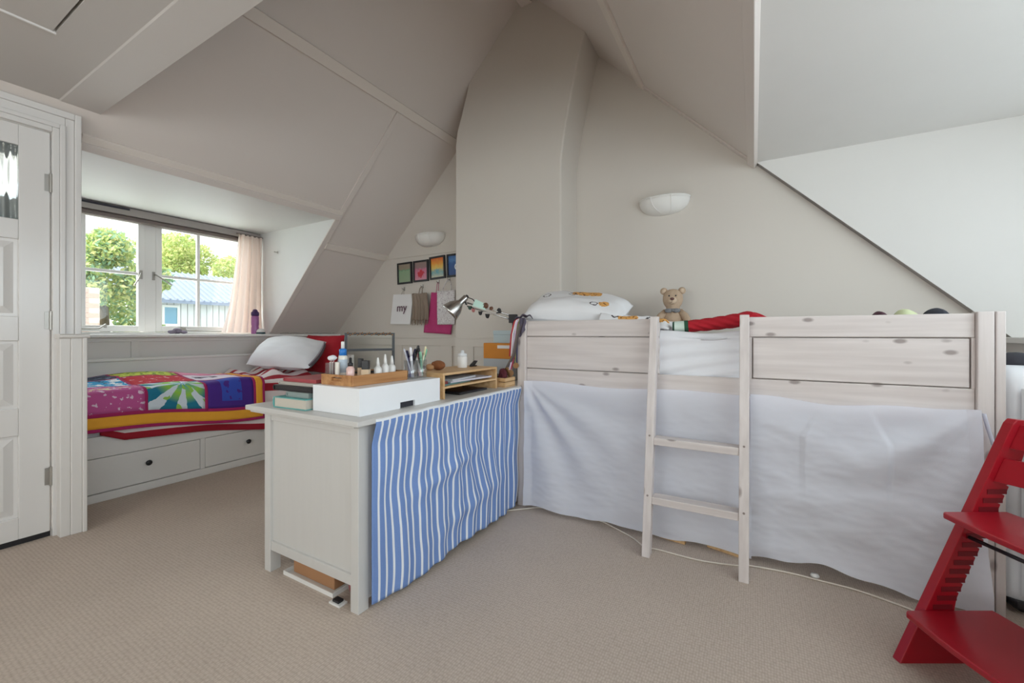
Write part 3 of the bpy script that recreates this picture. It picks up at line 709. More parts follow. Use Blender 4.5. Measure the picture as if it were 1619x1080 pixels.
cols = [(0.885, 1.215), (1.232, 1.572), (1.592, 1.925)]
rows = [(0.115, 0.425), (0.442, 0.690), (0.706, 0.96)]
names = [['pink', 'star', 'purple'], ['cyan', 'red', 'white'], ['navy', 'lime', 'rose']]
lab = {'pink': 'pink patch with a pale yellow motif', 'star': 'blue and green tie-dye patch', 'purple': 'purple patch with a blue square', 'cyan': 'cyan and white patch', 'red': 'red patch', 'white': 'white patch with a dark oval', 'lime': 'lime green patch', 'rose': 'rose patch', 'navy': 'navy patch'}
for r_, (t0, t1) in enumerate(rows):
    for c_, (y0, y1) in enumerate(cols):
        piece('patch', mats[names[r_][c_]], y0, y1, t0, t1, label=lab[names[r_][c_]])
for y0, y1 in ((0.875, 0.885), (1.215, 1.232), (1.572, 1.592), (1.925, 1.945)): piece('sashing', M_mag, y0, y1, 0.10, 0.97, 3, 40)
for t0, t1 in ((0.092, 0.115), (0.425, 0.442), (0.690, 0.706), (0.96, 0.97)): piece('sashing', M_mag, 0.875, 1.945, t0, t1, 50, 3)
piece('border', M_yel, 0.875, 2.0, 0.022, 0.092, 50, 4, label='marigold border')
piece('border', M_yel, 1.945, 2.0, 0.092, 0.97, 4, 40, label='marigold border')
piece('binding', M_mag, 0.875, 2.02, 0.0, 0.022, 50, 3); piece('binding', M_mag, 2.0, 2.02, 0.022, 0.97, 3, 40)

# pillows
def pillow(name, label, cat, m, size, mx, seed=0, puff=0.5, group=None, edge=None, pw=4, rnd_=0.0):
    a, b, h = size
    def f(s):
        def g(u, v):
            U, V = 2 * u - 1, 2 * v - 1
            k = max(0.0, (1 - abs(U) ** pw) * (1 - abs(V) ** pw)) ** puff
            pin = 1 - 0.06 * (1 - abs(U)) * abs(V) ** 3 ; pin2 = 1 - 0.06 * (1 - abs(V)) * abs(U) ** 3
            x = U * a / 2 * pin2 * math.sqrt(1 - rnd_ * V * V); y = V * b / 2 * pin * math.sqrt(1 - rnd_ * U * U)
            z = s * h / 2 * k + 0.010 * nz(U * 1.7, V * 1.7, seed + s, 1.6) * (0.3 + k) + 0.006 * nz(U * 5, V * 5, seed, 1)
            return mx @ Vector((x, y, z))
        return g
    mb = MB(); mb.grid(24, 24, f(1)); mb.grid(24, 24, f(-1))
    return mb
P = Matrix.Translation((-3.95, 2.45, 0.895)) @ Matrix.Rotation(R(24), 4, 'Z') @ Matrix.Rotation(R(38), 4, 'X') @ Matrix.Rotation(R(4), 4, 'Y')
t = thing('pillow', 'large white pillow with a dark striped edge, leaning on the red cushion', 'pillow', (-4.06, 2.50, 0.70))
pillow('', '', '', None, (0.66, 0.42, 0.27), P, 2, puff=0.62, pw=2.2, rnd_=0.14).build('cushion', M_cotton, t, smooth=True, weld=True)
e1 = MB().grid(20, 3, lambda u, v: P @ Vector((0.325 - 0.024 * (2 * u - 1) ** 2, -0.17 + 0.34 * u, -0.022 + 0.044 * v)))
e1.build('edging', striped('dark_striped_edging', srgb(46, 36, 46), srgb(150, 140, 150), 4, 0.35, 0.3, 1), t, smooth=True, solid=0.012)
P2 = Matrix.Translation((-3.95, 2.80, 0.872)) @ Matrix.Rotation(R(4), 4, 'Z') @ Matrix.Rotation(R(68), 4, 'X')
tag(pillow('', '', '', None, (0.56, 0.42, 0.14), P2, 5).build('cushion', mat('red_cotton', srgb(164, 14, 34), 0.85, var=0.06, vscale=10), smooth=True, weld=True), 'red cushion standing against the far end of the daybed', 'cushion')

# ------------------------------------------------------------------ window dressing and sill things
cr_ = thing('curtain_rail', 'long grey-brown blind cassette fixed above the left dormer window', 'rail', (-4.64, 1.7, 2.1))
box(-4.66, -4.60, 0.83, 2.55, 2.085, 2.150).build('cassette', mat('grey_taupe', srgb(158, 150, 146), 0.5), cr_, bev=0.004)
MB().tube([(-4.625, 0.83, 2.062), (-4.625, 2.54, 2.062)], 0.022, 12).build('roller', mat('taupe_dark', srgb(112, 100, 96), 0.6), cr_, smooth=True)
box(-4.604, -4.597, 0.83, 1.46, 2.128, 2.146).build('slot', M_dark, cr_, label='dark strip standing for the open slot')  # solid dark strip painted in for the shade of an open slot
cu = thing('curtain', 'blush sheer curtain gathered at the far side of the dormer window', 'curtain', (-4.58, 2.42, 1.09))
def cur(u, v):
    spread = 0.34 - 0.10 * v + 0.05 * (1 - v) ** 3; y = 2.545 - spread * (1 - u) * (1.0)
    return (-4.56 + 0.032 * math.sin(u * 34 + 1.5 * math.sin(v * 2)) * (0.6 + 0.5 * (1 - v)) - 0.015 * (1 - v), y + 0.006 * math.sin(u * 50 + v * 3), 1.092 + v * 1.01)
MB().grid(110, 24, cur).build('cloth', M_curtain, cu, smooth=True)
MB().tube([(-4.56, 2.29, 2.105), (-4.56, 2.55, 2.105)], 0.008, 8).build('heading', mat('taupe_dark', srgb(112, 100, 96), 0.6), cu)
bt = thing('water_bottle', 'purple plastic water bottle on the window sill beside the curtain', 'bottle', (-4.50, 2.44, 1.08))
MB().lathe([(0.034, 0), (0.036, 0.01), (0.036, 0.06), (0.032, 0.08), (0.036, 0.10), (0.036, 0.175), (0.030, 0.19)], -4.50, 2.44, 1.08, 18).build('body', mat('purple_plastic', srgb(156, 92, 150), 0.3, coat=0.3), bt, smooth=True)
MB().lathe([(0.035, 0.188), (0.037, 0.20), (0.037, 0.222), (0.024, 0.236), (0.020, 0.250), (0.012, 0.256), (0, 0.257)], -4.50, 2.44, 1.08, 18).build('cap', mat('dark_purple_plastic', srgb(58, 30, 88), 0.35), bt, smooth=True)
bw = thing('night_light', 'small white dome with teal base on the sill by the purple bottle', 'lamp', (-4.44, 2.47, 1.08))
MB().lathe([(0.040, 0), (0.042, 0.006), (0.040, 0.018)], -4.44, 2.465, 1.08, 18).build('base', mat('dark_teal_plastic', srgb(30, 72, 84), 0.4), bw, smooth=True)
MB().lathe([(0.040, 0.018), (0.038, 0.034), (0.026, 0.050), (0.012, 0.056), (0, 0.057)], -4.44, 2.465, 1.08, 18).build('dome', M_white, bw, smooth=True)
for i, (y, x, r_, lb) in enumerate([(1.72, -4.50, 0.030, 'grey pebble at the near end of the small pile on the sill'), (1.765, -4.515, 0.034, 'tallest grey violet pebble in the small pile on the sill'), (1.81, -4.50, 0.026, 'grey pebble at the curtain end of the small pile on the sill')]):
    m = MB().ball((x, y, 1.08 + r_ * 0.62), r_ * 0.9, r_ * 1.1, r_ * 0.62 * (1.25 if i == 1 else 0.9), 12, 8)
    m.v = [tuple(Vector(v) + Vector((0, 0, 0.004 * nz(v[0] * 60, v[1] * 60)))) for v in m.v]
    z0 = min(v[2] for v in m.v); m.v = [(v[0], v[1], v[2] - z0 + 1.081) for v in m.v]
    tag(m.build('pebble', mat('pebble_grey', srgb(128, 118, 134), 0.7, var=0.2, vscale=30), smooth=True), lb, 'stone', 'pebbles on the window sill')

pts_ = [(-4.425 + 0.018 * math.sin(i * 1.1), 2.66 + i * 0.035, 1.0835 + 0.006 * abs(math.sin(i * 0.9))) for i in range(20)]
t = thing('light_string', 'thin grey string light wire lying along the wall ledge past the dormer', 'string light', pts_[0])
MB().tube(pts_, 0.0022, 6).build('wire', mat('grey_wire', srgb(120, 116, 112), 0.5), t, smooth=True)
for i in (3, 8, 13, 18): MB().ball(Vector(pts_[i]) + Vector((0, 0, 0.005)), 0.006, 0.006, 0.006, 8, 6).build('bulb', M_cream, t, smooth=True)

# ------------------------------------------------------------------ outside the left window
struct('ground_outside', box(-60, -6.0, -30, 50, -5.7, -5.5), mat('lawn', srgb(120, 140, 80), 0.9, var=0.3, vscale=1.5))
def tree(label, x, y, ztop, spread, mats_, n, seed, zbot, leaf=0.16):
    rnd = random.Random(seed)
    t = thing('leafy_tree', label, 'tree', (x, y, -5.5))
    MB().tube([(x, y, -5.5), (x + 0.1, y + 0.05, -3), (x, y, zbot + 0.5), (x - 0.05, y, ztop - spread * 0.6)], 0.2, 8, [0.26, 0.2, 0.14, 0.05]).build('trunk', M_bark, t, smooth=True)
    clumps = []
    for i in range(26):
        h = rnd.random(); r_ = spread * math.sin(math.pi * (0.12 + 0.80 * h)) ** 0.8
        a = rnd.random() * 6.283; q = math.sqrt(rnd.random())
        clumps.append((x + r_ * q * math.cos(a), y + r_ * q * math.sin(a), zbot + h * (ztop - zbot), spread * rnd.uniform(0.22, 0.40)))
    for mi, m in enumerate(mats_):
        mb = MB()
        for i in range(n // len(mats_)):
            c = clumps[rnd.randrange(len(clumps))]
            d = Vector((rnd.gauss(0, 1), rnd.gauss(0, 1), rnd.gauss(0, 1))).normalized() * c[3] * rnd.uniform(0.6, 1.0)
            p = Vector(c[:3]) + d
            a = Vector((rnd.gauss(0, 1), rnd.gauss(0, 1), rnd.gauss(0, 1))).normalized()
            b = a.cross(Vector((rnd.gauss(0, 1), rnd.gauss(0, 1), rnd.gauss(0, 1)))).normalized()
            s = leaf * rnd.uniform(0.6, 1.2)
            mb.add([p - a * s, p + b * s * 0.45, p + a * s, p - b * s * 0.45], [(0, 1, 2, 3)])
        mb.build('foliage', m, t, kind='stuff')
tree('yellow-green leafy tree filling the near window pane', -11.7, 3.28, 3.15, 1.05, [M_leafa, M_leafb, M_leafc], 22000, 3, 0.2, 0.06)
tree('tall yellow-green tree behind the blue-roofed outbuilding', -23, 9.2, 5.2, 2.7, [M_leafa, M_leafb], 20000, 5, 1.0, 0.10)
tree('blue-green tree at the right of the blue-roofed outbuilding', -24, 14.2, 7.0, 2.2, [M_leafc, M_leafa], 9000, 9, 0, 0.12)
tree('small dark shrub tree beside the pale boarded wall, half behind the curtain', -11.4, 6.25, 2.2, 0.40, [M_leafc], 2600, 12, 0, 0.045)
hb = thing('outbuilding', 'pale boarded outbuilding with a blue ribbed metal roof beyond the window', 'building', (-14.5, 6.5, -5.5))
M_board = mat('pale_boards', srgb(226, 226, 226), 0.7, var=0.05)
MB().box(-16.5, -13.02, 4.25, 9.5, -5.5, 1.88).build('wall', M_board, hb)
q0 = MB().box(-13.02, -12.995, 4.25, 9.5, -0.2, 1.88)
board = None
for i in range(35):
    y = 4.26 + i * 0.15
    if board is None:
        board = box(-13.0, -12.975, y, y + 0.135, -1.2, 1.90).build('board', M_board, hb); y_first = y
    else:
        c = board.copy(); C.objects.link(c); c.location.y += y - y_first
roof = MB().prism([(-12.7, 4.0, 1.86), (-12.7, 9.7, 1.86), (-14.7, 9.7, 2.8), (-14.7, 4.0, 2.8)], (0, 0, 0.08)).prism([(-16.7, 4.0, 1.86), (-16.7, 9.7, 1.86), (-14.7, 9.7, 2.8), (-14.7, 4.0, 2.8)], (0, 0, 0.08))
M_blueroof = mat('blue_ribbed_metal', srgb(142, 152, 172), 0.55, var=0.05)
roof.build('roof', M_blueroof, hb, label='blue ribbed metal roof')
rib = None
for i in range(38):
    y = 4.05 + i * 0.15
    if rib is None:
        rib = MB().prism([(-12.68, y, 1.93), (-12.68, y + 0.03, 1.93), (-14.7, y + 0.03, 2.87), (-14.7, y, 2.87)], (0, 0, 0.045)).build('roof_rib', M_blueroof, hb); y0r = y
    else:
        c = rib.copy(); C.objects.link(c); c.location.y += y - y0r
wf = MB().box(-12.98, -12.93, 4.74, 4.79, 1.28, 1.82).box(-12.98, -12.93, 5.06, 5.11, 1.28, 1.82).box(-12.98, -12.93, 4.79, 5.06, 1.28, 1.34).box(-12.98, -12.93, 4.79, 5.06, 1.76, 1.82)
wfo = wf.build('window', M_winpaint, hb)
box(-12.965, -12.95, 4.79, 5.06, 1.34, 1.76).build('pane', mat('far_pane', srgb(120, 165, 190), 0.1), wfo)
bw_ = thing('brick_house', 'pinkish brick house wall low in the near window pane', 'building', (-9.8, 1.6, -5.5))
M_brick = mat('pink_brick', srgb(206, 160, 140), 0.85, var=0.1, vscale=6)
MB().box(-10.6, -8.91, 0.80, 2.46, -5.5, 1.80).build('wall', mat('mortar', srgb(222, 205, 190), 0.9), bw_)
bk = None
for r_ in range(14):
    for c_ in range(7):
        y = 0.82 + c_ * 0.235 + (0.117 if r_ % 2 else 0); z = 0.72 + r_ * 0.077
        if bk is None: bk = box(-8.92, -8.89, y, y + 0.22, z, z + 0.062).build('brick', M_brick, bw_); yb, zb = y, z
        elif y + 0.22 < 2.47:
            c = bk.copy(); C.objects.link(c); c.location.y += y - yb; c.location.z += z - zb

# ------------------------------------------------------------------ desk
dk = thing('desk', 'white-stained wooden desk with framed end panel, standing end-on in the room', 'desk', (-1.62, 1.87, 0))
MB().prism([(-2.02, 1.05, 0.733), (-1.262, 1.05, 0.733), (-1.262, 2.306, 0.733), (-1.299, 2.306, 0.733), (-1.299, 2.68, 0.733), (-2.02, 2.68, 0.733)], (0, 0, 0.022)).build('tabletop', M_deskpaint, dk, bev=0.004)
MB().box(-2.005, -1.300, 1.065, 2.665, 0.722, 0.733).build('moulding', M_deskpaint, dk, bev=0.003)
lx0, lx1, ly0 = -1.942, -1.312, 1.095
leg0 = box(lx0, lx0 + 0.045, ly0, ly0 + 0.05, 0, 0.722).build('leg', M_deskpaint, dk, bev=0.002)
for x, y in ((lx1 - 0.045, ly0), (lx0, 2.585), (lx1 - 0.045, 2.585), (lx1 - 0.045, 1.44), (lx0, 1.44)):
    c = leg0.copy(); C.objects.link(c); c.location.x += x - lx0; c.location.y += y - ly0
for y in (ly0, 2.595):
    MB().box(lx0 + 0.045, lx1 - 0.045, y + 0.004, y + 0.036, 0.688, 0.722).build('rail', M_deskpaint, dk, bev=0.002)
    MB().box(lx0 + 0.045, lx1 - 0.045, y + 0.004, y + 0.036, 0.098, 0.140).build('rail', M_deskpaint, dk, bev=0.002)
    MB().box(lx0 + 0.045, lx1 - 0.045, y + 0.014, y + 0.026, 0.140, 0.688).build('end_panel', M_deskpaint, dk)
MB().box(lx0 + 0.045, lx1 - 0.045, 1.13, 2.59, 0.11, 0.125).build('bottom_panel', M_deskpaint, dk)
MB().box(lx0 + 0.006, lx0 + 0.03, 1.145, 2.585, 0.11, 0.722).build('back_panel', M_deskpaint, dk)
MB().box(lx1 - 0.014, lx1 - 0.002, 1.145, 2.585, 0.04, 0.722).build('gap_filler_panel', M_deskpaint, dk)  # added panel, keeps the gap between leg and cloth from going dark

# striped cloth pinned along the desk's open side
ms = bpy.data.materials.new('blue_white_striped_cotton'); ms.use_nodes = True
N = ms.node_tree.nodes; L = ms.node_tree.links; p = N['Principled BSDF']; p.inputs['Roughness'].default_value = 0.85
tc = N.new('ShaderNodeTexCoord'); sp = N.new('ShaderNodeSeparateXYZ'); L.new(tc.outputs['UV'], sp.inputs[0])
NS = 31
a_ = N.new('ShaderNodeMath'); a_.operation = 'MULTIPLY'; a_.inputs[1].default_value = NS; L.new(sp.outputs[0], a_.inputs[0])
fr_ = N.new('ShaderNodeMath'); fr_.operation = 'FRACT'; L.new(a_.outputs[0], fr_.inputs[0])
cr_s = N.new('ShaderNodeValToRGB'); cr_s.color_ramp.interpolation = 'CONSTANT'; E_ = cr_s.color_ramp.elements
BL, BL2, WH = srgb(116, 146, 202), srgb(112, 144, 202), srgb(232, 236, 242)
E_[0].position = 0; E_[0].color = BL; E_[1].position = 0.72; E_[1].color = WH
L.new(fr_.outputs[0], cr_s.inputs[0])
hm_ = N.new('ShaderNodeMath'); hm_.operation = 'GREATER_THAN'; hm_.inputs[1].default_value = 0.986; L.new(sp.outputs[1], hm_.inputs[0])
hx_ = N.new('ShaderNodeMixRGB'); hx_.inputs[2].default_value = WH; L.new(hm_.outputs[0], hx_.inputs[0]); L.new(cr_s.outputs[0], hx_.inputs[1])
nf = N.new('ShaderNodeTexNoise'); nf.inputs['Scale'].default_value = 900; L.new(tc.outputs['Object'], nf.inputs['Vector'])
mxs = N.new('ShaderNodeMixRGB'); mxs.blend_type = 'OVERLAY'; mxs.inputs[0].default_value = 0.35; L.new(hx_.outputs[0], mxs.inputs[1]); L.new(nf.outputs[0], mxs.inputs[2])
L.new(mxs.outputs[0], p.inputs['Base Color'])
def stripe_cloth(u, v):
    y = 1.136 + u * 1.168; d = 1 - v
    x = -1.284 + 0.023 * min(1, max(0, (v - 0.86) / 0.11))
    amp = min(1, d * 3.0) * min(1, u / 0.10 + 0.05)
    fold = 0.010 * math.sin(u * 62 + 3 * nz(u * 2, v * 2, 1)) * (0.3 + 0.7 * u) + 0.012 * nz(u * 6, v * 2.2, 2) + 0.016 * nz(u * 2.5, v * 3.5, 5)
    # a soft slanting crease through the middle
    cr2 = 0.020 * math.exp(-((v - 0.55 - 0.25 * (u - 0.4)) / 0.05) ** 2) * math.exp(-((u - 0.42) / 0.22) ** 2) + 0.016 * math.exp(-((v - 0.22 - 0.3 * (u - 0.5)) / 0.06) ** 2) * math.exp(-((u - 0.55) / 0.25) ** 2)
    x = max(x + amp * (fold + cr2) + 0.022 * d * math.sin(u * 3.1), -1.309)
    y += amp * (0.016 * nz(u * 4, v * 3.0, 11) + 0.012 * math.sin(v * 7 + u * 9) * math.exp(-((u - 0.5) / 0.3) ** 2))
    z = 0.750 - 0.010 * math.sin(u * 40) * 0.15 - d * (0.722 + 0.012 * math.sin(u * 9))
    return (x, y, z)
sc_ = MB().grid(170, 60, stripe_cloth).build('striped_cloth', ms, smooth=True, solid=0.003)
tag(sc_, 'blue cloth with white stripes hanging along the open side of the desk', 'cloth')

# flat tray, cardboard box and wrapped odds and ends beneath the desk
t = thing('storage_tray', 'flat white tray on the carpet beneath the desk', 'tray', (-1.65, 1.30, 0))
MB().box(-1.83, -1.49, 1.115, 1.50, 0.0, 0.006).build('base', M_white, t)
MB().box(-1.83, -1.49, 1.115, 1.119, 0.006, 0.018).box(-1.83, -1.49, 1.496, 1.50, 0.006, 0.018).box(-1.83, -1.826, 1.119, 1.496, 0.006, 0.018).box(-1.494, -1.49, 1.119, 1.496, 0.006, 0.018).build('rim', M_white, t)
cb_ = box(-1.80, -1.52, 1.145, 1.44, 0.0065, 0.068).build('cardboard_box', mat('cardboard', srgb(172, 128, 92), 0.85, var=0.06, vscale=8), bev=0.003)
tag(cb_, 'brown cardboard box lying in the flat white tray beneath the desk', 'box')
def crumple(name, label, cat, c, rx, ry, rz, m, seed):
    mb = MB().ball((0, 0, 0), rx, ry, rz, 18, 12)
    mb.v = [tuple(Vector(v) * (1 + 0.35 * noise.noise(Vector(v) * 26 + Vector((seed, 0, 0))) + 0.12 * noise.noise(Vector(v) * 70))) for v in mb.v]
    z0 = min(v[2] for v in mb.v); mb.v = [(v[0] + c[0], v[1] + c[1], v[2] - z0 + c[2]) for v in mb.v]
    return tag(mb.build(name, m), label, cat)
crumple('plastic_bag', 'crumpled clear plastic bag beneath the desk at the window end', 'bag', (-1.870, 1.21, 0.001), 0.025, 0.035, 0.042, M_clear, 1)
crumple('wrapped_bundle', 'small red and clear plastic bundle beneath the desk by its front corner leg', 'bundle', (-1.435, 1.20, 0.001), 0.034, 0.04, 0.035, mat('red_wrap', srgb(150, 84, 84), 0.35, var=0.4, vscale=40), 4)
t = thing('small_device', 'little black device with pale rim on the carpet by the desk corner leg', 'device', (-1.45, 1.115, 0))
MB().box(-1.475, -1.41, 1.085, 1.125, 0, 0.008).build('case', M_white, t, bev=0.002); MB().box(-1.462, -1.425, 1.092, 1.118, 0.008, 0.018).build('cover', M_black, t, bev=0.002)

# ------------------------------------------------------------------ on the desk
DT = 0.7555
def book(name, x0, x1, y0, y1, z, h, m_cover, label, cat='book', group=None, rz=0, pages=None):
    """book lying flat: cover boards, spine and page block"""
    cx, cy = (x0 + x1) / 2, (y0 + y1) / 2
    t = thing(name, label, cat, (cx, cy, z), 0, group)
    mx = Matrix.Translation((cx, cy, 0)) @ Matrix.Rotation(R(rz), 4, 'Z') @ Matrix.Translation((-cx, -cy, 0))
    c = min(0.004, h * 0.22)
    MB().box(x0, x1, y0, y1, z, z + c, mx).build('cover', m_cover, t, bev=0.001); MB().box(x0, x1, y0, y1, z + h - c, z + h, mx).build('cover', m_cover, t, bev=0.001)
    MB().prism([(x0 + 0.003, y0, z + c), (x0 - 0.003, y0, z + h * 0.3), (x0 - 0.003, y0, z + h * 0.7), (x0 + 0.003, y0, z + h - c)], (0, y1 - y0, 0), mx).build('spine', m_cover, t)
    MB().box(x0 + 0.004, x1 - 0.005, y0 + 0.005, y1 - 0.005, z + c, z + h - c, mx).build('pages', pages or mat('page_block', srgb(204, 196, 184), 0.8, var=0.05, vscale=60, stretch=(1, 1, 60)), t)
    return t
M_teal = mat('teal_cover', srgb(96, 172, 170), 0.45, var=0.05)
book('binder', -1.855, -1.640, 1.085, 1.36, DT, 0.047, M_teal, 'thick teal binder flat on the desk, lowest of the stack', 'binder', rz=3)
book('book', -1.800, -1.650, 1.11, 1.33, DT + 0.0475, 0.022, mat('grey_green_cover', srgb(150, 162, 160), 0.5), 'grey-green book between the teal binder and the dark notebooks', rz=2, pages=mat('grey_green_cover', srgb(150, 162, 160), 0.5))
book('tablet_case', -1.905, -1.645, 1.115, 1.43, DT + 0.070, 0.024, mat('black_cover', srgb(44, 40, 42), 0.5), 'dark padded tablet case on the grey-green book', 'case', rz=3, pages=mat('black_cover', srgb(44, 40, 42), 0.5))
book('notebook', -1.890, -1.650, 1.13, 1.45, DT + 0.0945, 0.014, mat('pale_grey_cover', srgb(190, 184, 176), 0.5), 'pale grey notebook between the dark case and the red one', rz=2, pages=mat('pale_grey_cover', srgb(190, 184, 176), 0.5))
book('notebook', -1.870, -1.645, 1.14, 1.46, DT + 0.109, 0.016, mat('dusty_red_cover', srgb(172, 78, 84), 0.5), 'dusty red notebook on top of the stack of books', rz=2, pages=mat('dusty_red_cover', srgb(172, 78, 84), 0.5))

t = thing('box_riser', 'long white box with a slotted handle, lying on the desk beside the book stack', 'box', (-1.475, 1.36, DT))
bx0, bx1, by0, by1, bz = -1.622, -1.332, 1.117, 1.600, 0.865
m = MB().box(bx0, bx1 - 0.012, by0, by1, DT, bz)
M_boxw = mat('cool_white_laminate', (0.86, 0.88, 0.91, 1), 0.35)
m.build('body', M_boxw, t, bev=0.002)
fr = MB()   # front with cut-out handle at its lower edge
s0, s1 = 1.335, 1.425
fr.box(bx1 - 0.0118, bx1, by0, s0, DT, bz).box(bx1 - 0.0118, bx1, s1, by1, DT, bz).box(bx1 - 0.0118, bx1, s0, s1, DT + 0.026, bz)
fr.build('drawer_front', M_boxw, t)
box(bx1 - 0.0116, bx1 - 0.010, s0, s1, DT, DT + 0.026).build('slot', M_dark, t, label='dark plate shading the handle slot')  # dark backing paints the shade inside the shallow cut-out

# wooden tray with bottles
TZ = 0.8655
t = thing('wooden_tray', 'small brown wooden tray full of little bottles on the white box', 'tray', (-1.507, 1.30, TZ))
x0, x1, y0, y1, h = -1.606, -1.405, 1.145, 1.455, 0.044
MB().box(x0 + 0.008, x1 - 0.008, y0 + 0.008, y1 - 0.008, TZ, TZ + 0.028).build('base', M_tray, t)
MB().box(x1 - 0.008, x1, y0, y1, TZ, TZ + h).build('side', M_tray, t, bev=0.002)
MB().box(x0, x0 + 0.008, y0, y1, TZ, TZ + h).build('side', M_tray, t, bev=0.002)
for ya, yb in ((y0, y0 + 0.008), (y1 - 0.008, y1)):
    e = MB(); xa, xb = x0 + 0.008, x1 - 0.008; xm = (xa + xb) / 2
    e.box(xa, xb, ya, yb, TZ, TZ + 0.018).box(xa, xm - 0.032, ya, yb, TZ + 0.018, TZ + h).box(xm + 0.032, xb, ya, yb, TZ + 0.018, TZ + h).box(xm - 0.032, xm + 0.032, ya, yb, TZ + 0.034, TZ + h)
    e.build('end', M_tray, t, label='tray end with a hand slot')
TB = TZ + 0.0285
def bottle(name, label, cat, x, y, prof, m, capprof=None, capm=None, group=None, extra=None, n=18, z=None):
    z = TB if z is None else z
    t = thing(name, label, cat, (x, y, z), 0, group)
    MB().lathe(prof, x, y, z, n).build('body', m, t, smooth=True)
    if capprof: MB().lathe(capprof, x, y, z, n).build('cap', capm, t, smooth=True)
    for nm, pr, mm in (extra or []): MB().lathe(pr, x, y, z, n).build(nm, mm, t, smooth=True)
    return t
M_blue = mat('bright_blue_cap', srgb(40, 120, 200), 0.35)
M_lab = striped('pale_printed_label', srgb(206, 216, 222), srgb(70, 80, 100), 4.0, 0.22, 0.2, 1)
bottle('pump_bottle', 'tall white bottle with a bright blue collar in the wooden tray', 'bottle', -1.555, 1.215, [(0.017, 0), (0.0185, 0.004), (0.0185, 0.085), (0.014, 0.095)], M_cream, [(0.0075, 0.121), (0.0075, 0.150), (0.005, 0.153), (0, 0.153)], M_white, extra=[('collar', [(0.0155, 0.092), (0.0155, 0.118), (0.009, 0.122)], M_blue), ('label', [(0.0188, 0.018), (0.0188, 0.075)], mat('pale_blue_label', srgb(196, 210, 222), 0.5, var=0.25, vscale=50, stretch=(1, 1, 6)))])
bottle('dropper_bottle', 'pink nail bottle with tall black brush cap in the wooden tray', 'bottle', -1.475, 1.19, [(0.016, 0), (0.017, 0.004), (0.017, 0.040), (0.008, 0.052)], mat('pale_pink_liquid', srgb(228, 190, 182), 0.15, coat=0.5), [(0.011, 0.050), (0.0105, 0.062), (0.006, 0.066), (0.0055, 0.085), (0, 0.087)], M_black)
def square_bottle(name, label, x, y, w, h1, h2, m1, m2, rz=30):
    t = thing(name, label, 'bottle', (x, y, TB), R(rz)); q = WM(t)
    MB().box(-w, w, -w * 0.8, w * 0.8, 0, h1, q).build('body', m1, t, bev=0.003); MB().box(-w * 0.85, w * 0.85, -w * 0.7, w * 0.7, h1, h2, q).build('cap', m2, t, bev=0.002)
square_bottle('perfume_bottle', 'square beige bottle with a broad black cap in the wooden tray', -1.445, 1.245, 0.017, 0.034, 0.072, mat('beige_glass', srgb(214, 190, 160), 0.15, coat=0.5), M_black)
square_bottle('perfume_bottle', 'narrow beige bottle with black cap behind the broad-capped one', -1.50, 1.265, 0.012, 0.038, 0.078, mat('beige_glass', srgb(214, 190, 160), 0.15), M_black, 20)
noz = [(0.016, 0), (0.017, 0.004), (0.017, 0.034), (0.009, 0.046)]
nozc = [(0.0085, 0.045), (0.0075, 0.060), (0.0035, 0.085), (0, 0.086)]
for (x, y, k, lb) in ((-1.437, 1.305, 0.95, 'white nozzle bottle next to the square beige bottle'), (-1.44, 1.350, 1.10, 'tallest white nozzle bottle, between two others'), (-1.445, 1.395, 1.0, 'white nozzle bottle nearest the pen pots')):
    bottle('nozzle_bottle', lb, 'bottle', x, y, [(r_, z_ * k) for r_, z_ in noz], M_white, [(r_, z_ * k) for r_, z_ in nozc], M_white, 'white nozzle bottles in the tray')
t = thing('lipstick_box', 'clear organiser holding slim pink tubes in the tray corner', 'organiser', (-1.575, 1.17, TB))
MB().box(-1.594, -1.556, 1.156, 1.196, TB, TB + 0.004).box(-1.594, -1.590, 1.156, 1.196, TB + 0.004, TB + 0.062).box(-1.560, -1.556, 1.156, 1.196, TB + 0.004, TB + 0.062).box(-1.59, -1.56, 1.192, 1.196, TB + 0.004, TB + 0.062).box(-1.59, -1.56, 1.156, 1.160, TB + 0.004, TB + 0.062).build('case', M_clear, t)
for i in range(4):
    x = -1.586 + i * 0.0075; o = MB().lathe([(0.003, 0.005), (0.003, 0.065 + 0.006 * (i % 2)), (0, 0.066 + 0.006 * (i % 2))], x, 1.175, TB, 10)
    o.build('tube', mat('rose_tube', srgb(176, 140, 140), 0.3) if i % 2 else mat('white_tube', srgb(226, 222, 216), 0.3), t, smooth=True)
t = thing('tissue_roll', 'white crumpled cotton wool puff on top of the clear organiser', 'cotton', (-1.575, 1.176, TB + 0.074))
mb = MB().ball((-1.575, 1.176, TB + 0.083), 0.019, 0.019, 0.011, 14, 10); mb.v = [tuple(Vector(v) + 0.004 * Vector((nz(v[0] * 90, v[1] * 90, v[2] * 90), nz(v[1] * 90, v[2] * 90, v[0] * 90), nz(v[2] * 80, v[0] * 80, 2)))) for v in mb.v]
mb.build('wool', M_cotton, t, smooth=True)
tag(MB().lathe([(0.0095, 0), (0.010, 0.003), (0.010, 0.060), (0.0095, 0.066), (0, 0.066)], -1.540, 1.176, TB, 14).build('lotion_tube', M_cream, smooth=True), 'plain cream tube standing left of the blue-collared bottle', 'tube')
